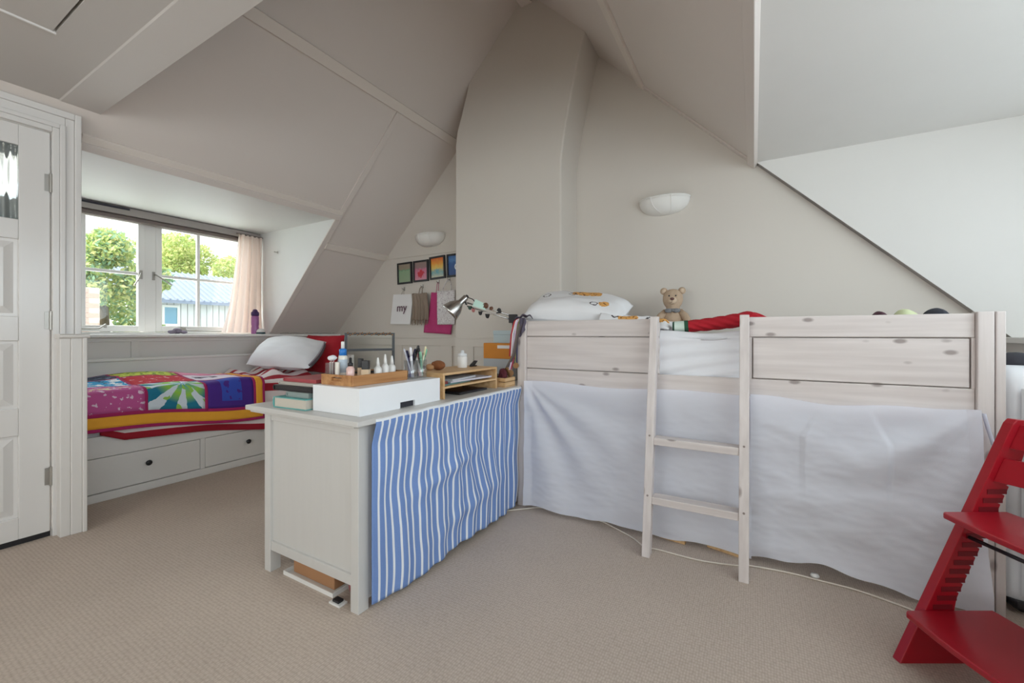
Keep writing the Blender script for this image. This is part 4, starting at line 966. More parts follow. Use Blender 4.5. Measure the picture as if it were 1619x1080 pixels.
# black framed glass stand
A, B = Vector((-1.580, 1.245, 0)), Vector((-1.47, 1.437, 0)); dv_ = (B - A); ln_ = dv_.length; ang = math.atan2(dv_.y, dv_.x)
t = thing('glass_display', 'black metal framed glass display stand rising behind the tray bottles', 'display stand', (A.x, A.y, TB), ang); q = WM(t)
w_ = 0.0052; H0, H1 = 0.0, 1.085 - TB
f = MB()
for dy in (0.0,):
    f.box(0, 2 * w_, dy, dy + 2 * w_, H0, H1, q); f.box(ln_ - 2 * w_, ln_, dy, dy + 2 * w_, H0, H1, q)
    f.box(2 * w_, ln_ - 2 * w_, dy, dy + 2 * w_, H1 - 2 * w_, H1, q); f.box(2 * w_, ln_ - 2 * w_, dy, dy + 2 * w_, 0.006, 0.006 + 2 * w_, q)
    f.box(2 * w_, ln_ - 2 * w_, dy, dy + 2 * w_, 0.108, 0.108 + 2 * w_, q)
for x in (0.0, ln_ - 2 * w_): f.box(x, x + 2 * w_, -0.016, 0.022, 0, 0.004, q)
f.build('frame', M_black, t)
MB().box(2 * w_, ln_ - 2 * w_, 0.002, 0.004, 0.013, H1 - 2 * w_, q).build('pane', M_glass, t)
bd = MB()
for i in range(20): bd.ball(q @ Vector((0.012 + i * (ln_ - 0.024) / 19, -0.003, H1 + 0.003 - 0.004 - 0.004 * ((i * 5) % 3))), 0.0045, 0.0045, 0.0045, 8, 5)
bd.build('bead_string', mat('bronze_beads', srgb(120, 88, 60), 0.3, metal=0.6), t, label='string of bronze beads along the top bar')

# pen pots
def pot(x, y, label, pens, r_=0.034):
    t = thing('pen_pot', label, 'pot', (x, y, TZ), 0, 'clear pots of pens on the white box')
    MB().lathe([(0.0, 0.001), (r_ * 0.96, 0.001), (r_, 0.004), (r_, 0.088), (r_ - 0.002, 0.088), (r_ - 0.002, 0.006), (0, 0.006)], x, y, TZ, 20).build('cup', M_clear, t, smooth=True)
    for i, (col, L_, cap, kind, lb) in enumerate(pens):
        a = i * 2.4 + 0.4; base = Vector((x + 0.012 * math.cos(a + 2.5), y + 0.012 * math.sin(a + 2.5), TZ + 0.008))
        lean = Vector((math.cos(a) * 0.30, math.sin(a) * 0.30, 1)).normalized()
        top = base + lean * L_
        # keep the barrel inside the rim
        w = thing('pen', lb, 'pen', base, 0, 'pens in the clear pots')
        rr = 0.0062 if kind == 'marker' else 0.0042
        MB().tube([base, base + lean * (L_ * 0.72)], rr, 8).build('barrel', mat('pen_' + str(col), srgb(*col), 0.3), w, smooth=True)
        MB().tube([base + lean * (L_ * 0.72), base + lean * (L_ * 0.96), top], rr, 8, [rr * 1.12, rr * 1.12, rr * 0.6]).build('cap', mat('pen_' + str(cap), srgb(*cap), 0.3), w, smooth=True)
pot(-1.420, 1.492, 'clear pot of dark and violet pens nearest the wooden tray', [((24, 24, 30), 0.158, (20, 20, 24), 'marker', 'tall black marker in the pot nearest the tray'), ((80, 78, 140), 0.132, (34, 30, 70), 'marker', 'violet marker with a dark cap in the pot nearest the tray'), ((232, 232, 238), 0.150, (232, 232, 238), 'marker', 'thick white marker in the pot nearest the tray'), ((52, 52, 96), 0.140, (30, 28, 60), 'marker', 'navy marker in the pot nearest the tray'), ((206, 208, 220), 0.142, (206, 208, 220), 'pen', 'slim silver white pen in the pot nearest the tray'), ((60, 60, 66), 0.120, (40, 40, 44), 'pen', 'short grey pen in the pot nearest the tray'), ((190, 184, 210), 0.134, (60, 56, 90), 'pen', 'lilac pen in the pot nearest the tray')])
pot(-1.425, 1.562, 'clear pot of green and pink pens beside the oak shelf', [((110, 180, 150), 0.138, (120, 190, 158), 'marker', 'mint green marker in the pot beside the oak shelf'), ((232, 190, 186), 0.128, (226, 160, 160), 'marker', 'pale pink marker in the pot beside the oak shelf'), ((150, 206, 176), 0.126, (150, 206, 176), 'marker', 'pale green marker in the pot beside the oak shelf'), ((240, 214, 208), 0.118, (240, 214, 208), 'marker', 'short blush marker in the pot beside the oak shelf'), ((238, 232, 226), 0.132, (226, 196, 190), 'marker', 'white marker with pink cap in the pot beside the oak shelf'), ((230, 226, 200), 0.152, (240, 232, 190), 'pen', 'cream pen standing tallest in the pot beside the oak shelf'), ((60, 62, 70), 0.142, (44, 44, 50), 'pen', 'dark pen in the pot beside the oak shelf')], 0.033)

# oak desk shelf
t = thing('desk_shelf', 'small oak two-tier desk shelf at the far end of the white box', 'shelf', (-1.455, 1.87, DT))
x0, x1, y0, y1, zt = -1.585, -1.330, 1.625, 2.125, 0.884
MB().box(x0, x1, y0, y1, zt - 0.012, zt).build('top', M_oak, t, bev=0.001)
MB().box(x0, x1, y0, y0 + 0.012, DT, zt - 0.012).build('side', M_oak, t, bev=0.001); MB().box(x0, x1, y1 - 0.012, y1, DT, zt - 0.012).build('side', M_oak, t, bev=0.001)
MB().box(x0, x1, y0 + 0.012, y1 - 0.012, 0.806, 0.816).build('shelf_board', M_oak, t, bev=0.001)
MB().box(x0, x0 + 0.006, y0 + 0.012, y1 - 0.012, DT, zt - 0.012).build('back', M_oak, t)
zp = 0.8165
for i, (c, a0, a1, b0, b1, rz, lb) in enumerate([((96, 132, 132), -1.55, -1.36, 1.66, 1.90, 3, 'teal grey folder lowest in the oak shelf'), ((206, 204, 214), -1.56, -1.345, 1.72, 2.08, -3, 'lilac white paper sheaf on the teal folder in the oak shelf'), ((196, 200, 206), -1.55, -1.36, 1.70, 1.96, 8, 'pale grey paper sheaf topmost in the oak shelf')]):
    cx, cy = (a0 + a1) / 2, (b0 + b1) / 2
    mx = Matrix.Translation((cx, cy, 0)) @ Matrix.Rotation(R(rz), 4, 'Z') @ Matrix.Translation((-cx, -cy, 0))
    tag(box(a0, a1, b0, b1, zp, zp + 0.009, mx).build('paper_sheaf', mat('sheaf%d' % i, srgb(*c), 0.7, var=0.04)), lb, 'paper', 'papers in the oak shelf'); zp += 0.0095
tag(box(-1.40, -1.35, 1.645, 1.685, zp - 0.02, zp - 0.006).build('red_notepad', mat('brick_red_card', srgb(120, 52, 50), 0.6)), 'small brick-red pad at the near end of the oak shelf', 'pad')
t = thing('tablet', 'black tablet lying under the oak shelf board', 'tablet', (-1.42, 1.9, DT))
MB().box(-1.53, -1.345, 1.78, 2.04, DT + 0.001, DT + 0.012).build('case', M_black, t, bev=0.003); MB().box(-1.52, -1.355, 1.79, 2.03, DT + 0.012, DT + 0.0135).build('screen', mat('dark_screen', (0.02, 0.02, 0.03, 1), 0.1), t)
OT = 0.8845
# plush hedgehog
t = thing('plush_hedgehog', 'small brown plush animal with dark nose on the oak shelf', 'toy', (-1.49, 1.70, OT))
M_plush = mat('brown_plush', srgb(136, 84, 50), 0.95, var=0.2, vscale=60, bump=0.8, bscale=160)
mb = MB().ball((-1.480, 1.765, OT + 0.026), 0.040, 0.034, 0.026, 18, 12)
mb.build('body', M_plush, t, smooth=True)
MB().ball((-1.508, 1.730, OT + 0.018), 0.026, 0.024, 0.017, 14, 9).build('face', mat('tan_plush', srgb(190, 146, 104), 0.95, var=0.1, vscale=50), t, smooth=True)
MB().ball((-1.530, 1.706, OT + 0.017), 0.009, 0.009, 0.009, 10, 7).build('nose', M_black, t, smooth=True)
for s in (-1, 1): MB().ball((-1.495 + s * 0.012, 1.742 - s * 0.018, OT + 0.037), 0.008, 0.006, 0.009, 10, 7).build('ear', M_plush, t, smooth=True)
bottle('squeeze_bottle', 'plain white squeeze bottle standing on the oak shelf', 'bottle', -1.46, 1.955, [(0.026, 0), (0.028, 0.005), (0.028, 0.060), (0.024, 0.070)], M_white, [(0.026, 0.064), (0.026, 0.080), (0.010, 0.086), (0.009, 0.100), (0, 0.101)], mat('frosted_cap', srgb(224, 228, 232), 0.3), z=OT)
t = thing('hair_clip', 'small black clip lying on the oak shelf beside the white bottle', 'clip', (-1.46, 2.07, OT))
MB().prism([(-1.475, 2.04, OT), (-1.475, 2.075, OT + 0.003), (-1.475, 2.11, OT + 0.032), (-1.475, 2.088, OT + 0.034), (-1.475, 2.05, OT + 0.014)], (0.018, 0, 0)).build('jaw', M_black, t, bev=0.003)
MB().prism([(-1.472, 2.04, OT), (-1.472, 2.10, OT), (-1.472, 2.10, OT + 0.006), (-1.472, 2.04, OT + 0.008)], (0.014, 0, 0)).build('jaw', M_black, t, bev=0.002)

# far end of the desk, beside the bed post
t = thing('magazine_file', 'orange file with a white label standing at the far end of the desk', 'file', (-1.56, 2.52, DT))
MB().box(-1.68, -1.44, 2.50, 2.58, DT + 0.150, 1.015).build('upper_case', mat('orange_card', srgb(206, 130, 38), 0.6, var=0.1, vscale=12), t, bev=0.003)
MB().box(-1.56, -1.46, 2.496, 2.4995, 0.978, 1.000).build('label', M_paper, t)
MB().box(-1.68, -1.44, 2.50, 2.58, DT, DT + 0.15).build('lower_case', mat('frosted_grey_plastic', srgb(176, 180, 184), 0.4), t, bev=0.003)
tag(MB().box(-1.66, -1.47, 2.60, 2.65, DT, 1.075).box(-1.66, -1.47, 2.595, 2.655, 1.075, 1.105).build('document_box', mat('ice_blue_card', srgb(190, 208, 214), 0.6, var=0.06), bev=0.003), 'pale blue upright box behind the orange file', 'box')
t = thing('wooden_crate', 'small light wooden crate behind the oak shelf by the bed post', 'crate', (-1.38, 2.26, DT))
MB().box(-1.47, -1.30, 2.17, 2.29, DT, DT + 0.006).build('base', M_oak, t)
for xa, xb, ya, yb in ((-1.47, -1.30, 2.17, 2.178), (-1.47, -1.30, 2.282, 2.29), (-1.47, -1.462, 2.178, 2.282), (-1.308, -1.30, 2.178, 2.282)):
    for z in (DT + 0.008, DT + 0.034): MB().box(xa, xb, ya, yb, z, z + 0.022).build('slat', M_oak, t)
crumple('cloth_bundle', 'dark maroon cloth bundle in the small wooden crate', 'cloth', (-1.355, 2.23, DT + 0.007), 0.030, 0.030, 0.046, mat('maroon_cloth', srgb(84, 30, 40), 0.9, var=0.2, vscale=30), 8)
crumple('cloth_bundle', 'brown grey cloth bundle in the small wooden crate beside the maroon one', 'cloth', (-1.425, 2.23, DT + 0.007), 0.026, 0.030, 0.050, mat('umber_cloth', srgb(88, 74, 66), 0.9, var=0.2, vscale=30), 6)

# ------------------------------------------------------------------ loft bed in whitewashed pine
bed = thing('loft_bed', 'whitewashed pine mid-height loft bed against the gable wall', 'bed', (-0.23, 2.82, 0))
TZ_ = 1.165
for xa, xb, ya, yb in ((-1.295, -1.237, 2.31, 2.37), (0.752, 0.799, 2.31, 2.37), (-1.295, -1.237, 3.27, 3.33), (0.752, 0.799, 3.27, 3.33)):
    box(xa, xb, ya, yb, 0, TZ_ + 0.002).build('post', M_pinez, bed, bev=0.004)
box(0.8025, 0.830, 2.312, 2.40, 0.0, TZ_ + 0.002).build('post', M_pinez, bed, bev=0.004)
box(0.8025, 0.830, 3.24, 3.33, 0.0, TZ_ + 0.002).build('post', M_pinez, bed, bev=0.004)
yb0, yb1 = 2.328, 2.352
for xa, xb in ((-1.236, -0.440), (-0.020, 0.751)):
    box(xa, xb, yb0, yb1, 1.066, TZ_ - 0.004).build('rail_board', M_pine, bed, bev=0.003)
    e = 0.005
    ia, ib = (xa, xb) if xa < -1 else (xa + 0.012, xb - 0.010)
    box(ia + (0 if xa < -1 else e), ib - (0 if xa < -1 else e), yb0, yb1, 0.868, 1.061).build('panel', M_pine, bed, bev=0.003)
    if xa > -1:
        box(xa, ia, yb0, yb1, 0.8635, 1.0655).build('stile', M_pinez, bed); box(ib, xb, yb0, yb1, 0.8635, 1.0655).build('stile', M_pinez, bed)
    box(xa, xb, yb1 + 0.001, yb1 + 0.02, 0.862, 1.14).build('backing_board', M_pine, bed)
box(-1.236, 0.751, yb0, yb1, 0.735, 0.8635).build('side_rail', M_pine, bed, bev=0.003)
box(-1.236, 0.751, 3.285, 3.31, 0.735, 1.05).build('side_rail', M_pine, bed, bev=0.003)
for z0, z1 in ((0.735, 0.86), (0.868, 1.061), (1.066, 1.161)):
    box(-1.290, -1.266, 2.371, 3.269, z0, z1).build('end_board', M_pine, bed, bev=0.003)
    box(0.772, 0.796, 2.371, 3.269, z0, z1).build('end_board', M_pine, bed, bev=0.003)
sl0 = None
for i in range(14):
    x = -1.18 + i * 0.142
    if sl0 is None: sl0 = box(x, x + 0.07, 2.375, 3.284, 0.80, 0.818).build('slat', M_pine, bed); xs = x
    else:
        c = sl0.copy(); C.objects.link(c); c.location.x += x - xs
# mattress with its white sheet: rumpled on top
mt_ = MB()
def mat_top(u, v):
    x = -1.225 + u * 1.97; y = 2.38 + v * 0.895
    e_ = min(1, min(v, 1 - v) / 0.03, min(u, 1 - u) / 0.015)
    return (x, y, 1.055 + 0.02 * e_ ** 0.5 + 0.010 * nz(x * 3, y * 3, 4))
mt_.grid(60, 30, mat_top)
mt_o = MB(); 
def mat_front(u, v):
    x = -0.452 + u * 0.44; z = 0.845 + v * 0.255
    dip = 0.018 * math.exp(-((u - 0.55) / 0.28) ** 2) * (1 if v > 0.85 else 0)
    f = 0.010 * math.sin((z - 0.35 * (x + 0.45) * (1 - v)) * 75 + 1.5) * (0.4 + 0.6 * (1 - u)) + 0.006 * nz(x * 6, z * 14, 1)
    return (x, 2.362 + f * 0.8 + 0.018 * max(0, v - 0.9) / 0.1, z - dip)
lm = thing('mattress', 'mattress in a rumpled white sheet lying in the loft bed', 'mattress', (-0.24, 2.83, 0.82))
box(-1.225, 0.745, 2.385, 3.275, 0.82, 1.055).build('core', M_cotton, lm, bev=0.02)
mt_.build('top_sheet', M_cotton, lm, smooth=True)
mt_o.grid(40, 30, mat_front); mt_o.build('side_sheet', M_cotton, lm, smooth=True, solid=0.003)

# ladder
ld = thing('ladder', 'whitewashed pine ladder with two steps hooked on the loft bed front', 'ladder', (-0.24, 2.10, 0))
def stile(x0, x1):
    a = Vector((0, 2.075, 0)); w = 0.052
    return MB().prism([(x0, 2.072, 0), (x0, 2.072 + w, 0), (x0, 2.318, TZ_ + 0.006), (x0, 2.318 - w, TZ_ + 0.006)], (x1 - x0, 0, 0))
stile(-0.472, -0.434).build('stile', M_pinez, ld, bev=0.003)
stile(-0.058, -0.018).build('stile', M_pinez, ld, bev=0.003)
for z in (0.262, 0.542):
    y = 2.072 + (2.266 - 2.072) * z / TZ_
    MB().prism([(-0.434, y + 0.006, z - 0.018), (-0.434, y + 0.075, z - 0.018), (-0.434, y + 0.075, z + 0.018), (-0.434, y + 0.006, z + 0.018)], (0.376, 0, 0)).build('step', M_pine, ld, bev=0.003)
for z in (0.285, 0.57): 
    for x in (-0.453, -0.038):
        y = 2.072 + (2.266 - 2.072) * z / TZ_
        MB().lathe([(0.005, 0), (0.005, 0.003), (0, 0.0035)], mx=Matrix.Translation((x, y - 0.0005, z)) @ Matrix.Rotation(R(90), 4, 'X'), n=10).build('dowel', mat('dowel_grey', srgb(150, 138, 134), 0.6), ld)

# sheets hung round the space under the bed
def sheet_left(u, v):
    x = -1.232 + u * 1.222; d = 1 - v
    top = 0.790 - 0.012 * math.sin(u * 3.14) * 0.6 + 0.006 * math.sin(u * 11); bot = 0.024 + 0.008 * math.sin(u * 17) + 0.012 * nz(u * 9, 3, 1)
    z = bot + (top - bot) * v
    cx, cz = x + 1.232, 0.80 - z
    rr = math.hypot(cx, cz); th = math.atan2(cz, cx + 1e-5)
    fan = 0.016 * math.sin(th * 15 + 0.8 * math.sin(rr * 4)) * math.exp(-((rr - 0.45) / 0.42) ** 2) * math.exp(-((th - 0.85) / 0.5) ** 2)
    fan += 0.012 * math.sin(th * 9 + 2) * math.exp(-((rr - 0.6) / 0.4) ** 2)
    wr = 0.008 * nz(x * 5 + z * 3, z * 6 - x * 2, 3) + 0.004 * nz(x * 9 + z * 5, z * 16 - x * 3, 5) + 0.0016 * nz(x * 20 + z * 8, z * 44, 8)
    y = 2.312 - (0.012 + 0.02 * d * d) - (fan + wr) * min(1, d * 5)
    if u < 0.04: y -= 0.02 * (0.04 - u) / 0.04
    k = max(0, 1 - abs(x + 0.245) / 0.26)   # pushed back behind the ladder
    y += 0.008 * k
    return (x, min(y, 2.322), z)
t1 = MB().grid(170, 110, sheet_left).build('hanging_sheet', M_sheet, smooth=True)
tag(t1, 'white cotton sheet hung below the left half of the loft bed and behind its ladder', 'sheet', 'sheets hung under the loft bed')
def sheet_right(u, v):
    d = 1 - v; x = -0.014 + u * (0.766 + 0.026 * d)
    top = 0.793 - 0.020 * math.sin(math.pi * min(1, u * 1.02)) + 0.006 * math.sin(u * 12); bot = 0.022 + 0.042 * math.exp(-((u - 0.36) / 0.24) ** 2) + 0.006 * math.sin(u * 23) - 0.006 * u
    z = bot + (top - bot) * v
    cx, cz = 0.778 - x, 0.80 - z
    rr = math.hypot(cx, cz); th = math.atan2(cz, cx + 1e-5)
    fan = 0.012 * math.sin(th * 10 + 1) * math.exp(-((rr - 0.3) / 0.3) ** 2)
    swag = 0.010 * math.sin(d * 16 - 3.0 * math.sin(math.pi * u)) * math.exp(-((u - 0.5) / 0.4) ** 2)
    wr = 0.009 * nz(x * 4 - z * 3, z * 9 + x * 2, 7) + 0.004 * nz(x * 10 - z * 6, z * 18 + x * 4, 2) + 0.0016 * nz(x * 22, z * 48, 6)
    half = 0.085 + 0.075 * min(1, d / 0.22); swell = min(1, max(0, (half - abs(x - 0.34)) / 0.02)) * min(1, max(0, (0.66 - d) / 0.25))  # bulge shaped to suggest a dark shape showing through the sheet
    wr += 0.011 * swell
    y = 2.310 - (0.014 + 0.028 * d * d * (0.4 + u)) - (fan + swag + wr) * min(1, d * 5)
    if u > 0.955: y -= 0.020 * (u - 0.955) / 0.045 * (1 - d * 0.4)
    return (x, min(y, 2.322), z)
t2 = MB().grid(160, 110, sheet_right).build('hanging_sheet', M_sheet, smooth=True)
tag(t2, 'white cotton sheet hung below the right half of the loft bed beside the ladder', 'sheet', 'sheets hung under the loft bed')
tie = MB().grid(4, 20, lambda u, v: (0.758 + 0.010 * u + 0.045 * (1 - v) + 0.02 * (1 - v) ** 2, 2.292 - 0.012 * math.sin(u * 3.14) - 0.008 * (1 - v), 0.52 + v * 0.255)).build('corner_tie', M_sheet, smooth=True, solid=0.003, parent=None)
tie.parent = t2
for i, (x, y, L_, rz) in enumerate([(-0.365, 2.315, 0.125, -8), (-0.13, 2.322, 0.15, -14)]):
    mx = Matrix.Translation((x, y, 0)) @ Matrix.Rotation(R(rz), 4, 'Z')
    o = MB().box(-L_ / 2, L_ / 2, -0.012, 0.012, 0.001, 0.016, mx).box(-L_ / 2 + 0.01, L_ / 2 - 0.01, -0.004, 0.004, 0.016, 0.021, mx).build('wooden_track', M_oak, bev=0.002)
    tag(o, ['pale wooden track piece on the carpet behind the left ladder foot', 'pale wooden track piece on the carpet behind the right ladder foot'][i], 'toy', 'wooden pieces under the loft bed')
tag(MB().lathe([(0.016, 0), (0.018, 0.004), (0.014, 0.012), (0, 0.014)], 0.235, 2.285, 0.001, 14).build('plastic_disc', M_white, smooth=True), 'small white plastic disc on the carpet under the right sheet edge', 'disc')
# white cable along the floor
pts = [(-1.304, 2.185), (-1.226, 2.262), (-1.13, 2.340), (-0.957, 2.365), (-0.78, 2.345), (-0.621, 2.270), (-0.546, 2.225), (-0.479, 2.170), (-0.402, 2.172), (-0.268, 2.166), (-0.186, 2.174), (-0.069, 2.205), (-0.004, 2.236), (0.144, 2.256), (0.259, 2.252), (0.367, 2.246), (0.443, 2.226), (0.522, 2.197), (0.62, 2.14), (0.75, 2.06)]
cv = []
for i in range(len(pts) - 1):
    p0, p1, p2, p3 = [Vector(pts[max(0, min(len(pts) - 1, i + k))]) for k in (-1, 0, 1, 2)]
    for q in range(6):
        s_ = q / 6
        v_ = 0.5 * ((2 * p1) + (p2 - p0) * s_ + (2 * p0 - 5 * p1 + 4 * p2 - p3) * s_ ** 2 + (3 * p1 - p0 - 3 * p2 + p3) * s_ ** 3)
        cv.append((v_.x, v_.y, 0.0045))
tag(MB().tube(cv, 0.0036, 8).build('power_cable', mat('ivory_cable', srgb(220, 212, 200), 0.5), smooth=True), 'long ivory power cable snaking over the carpet along the loft bed', 'cable')

# ------------------------------------------------------------------ things on the loft bed
def tiger_print(name, spots, rings):
    m = bpy.data.materials.new(name); m.use_nodes = True
    N = m.node_tree.nodes; L = m.node_tree.links; p = N['Principled BSDF']; p.inputs['Roughness'].default_value = 0.85
    g = N.new('ShaderNodeNewGeometry'); rgb = N.new('ShaderNodeRGB'); rgb.outputs[0].default_value = (0.82, 0.82, 0.84, 1); last = rgb.outputs[0]
    tc = N.new('ShaderNodeTexCoord')
    n2 = N.new('ShaderNodeTexNoise'); n2.inputs['Scale'].default_value = 45; L.new(tc.outputs['Object'], n2.inputs['Vector'])
    n3 = N.new('ShaderNodeTexNoise'); n3.inputs['Scale'].default_value = 70; L.new(tc.outputs['Object'], n3.inputs['Vector'])
    gt = N.new('ShaderNodeMath'); gt.operation = 'GREATER_THAN'; gt.inputs[1].default_value = 0.60; L.new(n3.outputs[0], gt.inputs[0])
    org = N.new('ShaderNodeMixRGB'); org.inputs[1].default_value = srgb(226, 168, 92); org.inputs[2].default_value = srgb(120, 72, 40); L.new(gt.outputs[0], org.inputs[0])
    def dist(c, sc):
        d = N.new('ShaderNodeVectorMath'); d.operation = 'SUBTRACT'; d.inputs[1].default_value = c; L.new(tc.outputs['Object'], d.inputs[0])
        q = N.new('ShaderNodeVectorMath'); q.operation = 'MULTIPLY'; q.inputs[1].default_value = sc; L.new(d.outputs[0], q.inputs[0])
        l = N.new('ShaderNodeVectorMath'); l.operation = 'LENGTH'; L.new(q.outputs[0], l.inputs[0])
        a = N.new('ShaderNodeMath'); a.operation = 'MULTIPLY_ADD'; a.inputs[1].default_value = 0.03; L.new(n2.outputs[0], a.inputs[0]); L.new(l.outputs['Value'], a.inputs[2])
        return a.outputs[0]
    def put(fac, col):
        nonlocal last
        mx = N.new('ShaderNodeMixRGB'); L.new(fac, mx.inputs[0]); L.new(last, mx.inputs[1])
        if isinstance(col, tuple): mx.inputs[2].default_value = col
        else: L.new(col, mx.inputs[2])
        last = mx.outputs[0]
    for c, sc, r_ in spots:
        lt = N.new('ShaderNodeMath'); lt.operation = 'LESS_THAN'; lt.inputs[1].default_value = r_ + 0.015; L.new(dist(c, sc), lt.inputs[0]); put(lt.outputs[0], org.outputs[0])
    for c, r0, r1 in rings:
        d = dist(c, (1, 1, 1))
        cmp_ = N.new('ShaderNodeMath'); cmp_.operation = 'COMPARE'; cmp_.inputs[1].default_value = (r0 + r1) / 2 + 0.015; cmp_.inputs[2].default_value = (r1 - r0) / 2; L.new(d, cmp_.inputs[0]); put(cmp_.outputs[0], srgb(60, 54, 58))
    L.new(last, p.inputs['Base Color'])
    return m
# object-space centres: pillow thing sits at its own base
PB = Vector((-1.02, 2.62, 1.085))
Pm = Matrix.Translation((-1.02, 2.66, 1.232)) @ Matrix.Rotation(R(6), 4, 'Z') @ Matrix.Rotation(R(20), 4, 'X') @ Matrix.Rotation(R(6), 4, 'Y')
def pc(a, b): 
    k = max(0.0, (1 - (2 * a / 0.66) ** 4) * (1 - (2 * b / 0.44) ** 4)) ** 0.5
    return tuple((Pm @ Vector((a, b, 0.1 * k))) - PB)
t = thing('printed_pillow', 'plump white pillow printed with orange animals at the head of the loft bed', 'pillow', PB)
pil = pillow('', '', '', None, (0.66, 0.44, 0.21), Pm, 3)
pil.build('cushion', tiger_print('animal_print_pillow', [(pc(0.02, 0.10), (1, 1, 1.4), 0.065), (pc(0.10, 0.08), (1, 1, 1.3), 0.045), (pc(-0.03, 0.085), (1, 1, 1), 0.035), (pc(0.185, -0.10), (1, 1, 1), 0.032)], [(pc(-0.06, 0.06), 0.018, 0.026), (pc(-0.22, 0.0), 0.02, 0.028), (pc(0.125, -0.115), 0.018, 0.026)]), t, smooth=True, weld=True)
t = thing('pillow', 'plain white pillow half hidden behind the animal printed one on the loft bed', 'pillow', (-1.04, 3.08, 1.085))
Pn = Matrix.Translation((-1.04, 3.08, 1.185)) @ Matrix.Rotation(R(8), 4, 'Z') @ Matrix.Rotation(R(8), 4, 'X')
pillow('', '', '', None, (0.46, 0.34, 0.13), Pn, 8).build('cushion', M_cotton, t, smooth=True, weld=True)
# duvet with the same print running down towards the ladder
DB = Vector((-0.62, 2.68, 1.085))
def duvet2(u, v):
    x = -0.80 + u * 0.40; y = 2.395 + v * 0.56
    h = 0.095 * (1 - 0.62 * u) * min(1, min(v, 1 - v) / 0.12 + 0.05) ** 0.6 + 0.020 * nz(x * 7, y * 7, 2) + 0.012 * nz(x * 16, y * 16, 5)
    h *= min(1, (1 - u) / 0.08 + 0.1)
    dz = 0.0
    return (x, y, 1.085 + max(0.008, h + 0.02))
def dc(u, v): return tuple(Vector(duvet2(u, v)) - DB)
t = thing('printed_duvet', 'crumpled white duvet with orange animals spread from the pillow to the teddy bear', 'duvet', DB)
mb = MB().grid(46, 46, duvet2)
mb.build('cover', tiger_print('animal_print_duvet', [(dc(0.36, 0.14), (1, 1, 1.2), 0.05), (dc(0.46, 0.10), (1, 1, 1), 0.04), (dc(0.86, 0.16), (1, 1, 1), 0.05)], [(dc(0.22, 0.12), 0.018, 0.028), (dc(0.74, 0.10), 0.020, 0.032)]), t, smooth=True, solid=0.012)

# teddy bear
M_bear = mat('tan_bear_fur', srgb(190, 166, 142), 0.95, var=0.12, vscale=60, bump=0.9, bscale=170)
bx, by, bz_ = -0.500, 3.16, 1.086
tb = thing('teddy_bear', 'sandy teddy bear with small grey bow sitting against the gable wall', 'teddy bear', (bx, by, bz_))
Q = Matrix.Translation((bx, by, bz_)) @ Matrix.Rotation(R(6), 4, 'Z')
def part(name, balls, m, **k):
    mb = MB()
    for c, r_ in balls: mb.ball(Q @ Vector(c), r_[0], r_[1], r_[2], 18, 12)
    return mb.build(name, m, tb, smooth=True, **k)
# torso, neck and head grown as one skin from stacked rings
prof = [(0.0, 0.0), (0.052, 0.006), (0.070, 0.03), (0.074, 0.065), (0.068, 0.105), (0.055, 0.145), (0.044, 0.17), (0.046, 0.185), (0.060, 0.205), (0.068, 0.235), (0.066, 0.265), (0.052, 0.293), (0.028, 0.310), (0, 0.315)]
mb = MB().lathe(prof, 0, 0, 0, 20); mb.v = [tuple(Q @ Vector((v[0], v[1] * 0.86 + (0.012 if v[2] < 0.17 else 0.0), v[2]))) for v in mb.v]
mb.build('body', M_bear, tb, smooth=True)
for s in (-1, 1):
    part('ear', [((s * 0.060, 0.005, 0.300), (0.026, 0.014, 0.026))], M_bear)
    part('inner_ear', [((s * 0.060, -0.006, 0.300), (0.016, 0.007, 0.016))], mat('pale_fur', srgb(206, 184, 160), 0.95, bump=0.6))
    part('eye', [((s * 0.022, -0.055, 0.262), (0.0055, 0.005, 0.0055))], M_black)
    arm = MB().tube([Q @ Vector(p_) for p_ in ((s * 0.045, 0.0, 0.155), (s * 0.080, -0.015, 0.120), (s * 0.100, -0.045, 0.080), (s * 0.098, -0.062, 0.058))], 0.024, 12, [0.022, 0.026, 0.026, 0.016])
    arm.build('arm', M_bear, tb, smooth=True)
    leg = MB().tube([Q @ Vector(p_) for p_ in ((s * 0.040, -0.02, 0.035), (s * 0.066, -0.075, 0.034), (s * 0.082, -0.125, 0.036), (s * 0.088, -0.150, 0.046), (s * 0.088, -0.164, 0.062))], 0.03, 12, [0.030, 0.032, 0.030, 0.032, 0.020])
    leg.build('leg', M_bear, tb, smooth=True)
    part('foot_pad', [((s * 0.088, -0.172, 0.052), (0.020, 0.006, 0.024))], mat('pale_fur', srgb(206, 184, 160), 0.95, bump=0.6))
part('muzzle', [((0, -0.058, 0.228), (0.032, 0.024, 0.026))], mat('pale_fur', srgb(206, 184, 160), 0.95, bump=0.6))
part('nose', [((0, -0.083, 0.238), (0.014, 0.008, 0.010))], mat('brown_nose', srgb(92, 54, 48), 0.5))
MB().tube([Q @ Vector(p_) for p_ in ((0, -0.081, 0.228), (0, -0.081, 0.217), (-0.012, -0.077, 0.211))], 0.0015, 6).build('mouth', mat('brown_nose', srgb(92, 54, 48), 0.5), tb)
bow = MB()
for s in (-1, 1): bow.ball(Q @ Vector((s * 0.026, -0.048, 0.158)), 0.026, 0.010, 0.016, 12, 8)
bow.ball(Q @ Vector((0, -0.054, 0.158)), 0.009, 0.009, 0.009, 10, 7)
bow.build('bow', mat('grey_ribbon', srgb(128, 130, 134), 0.6), tb, smooth=True)
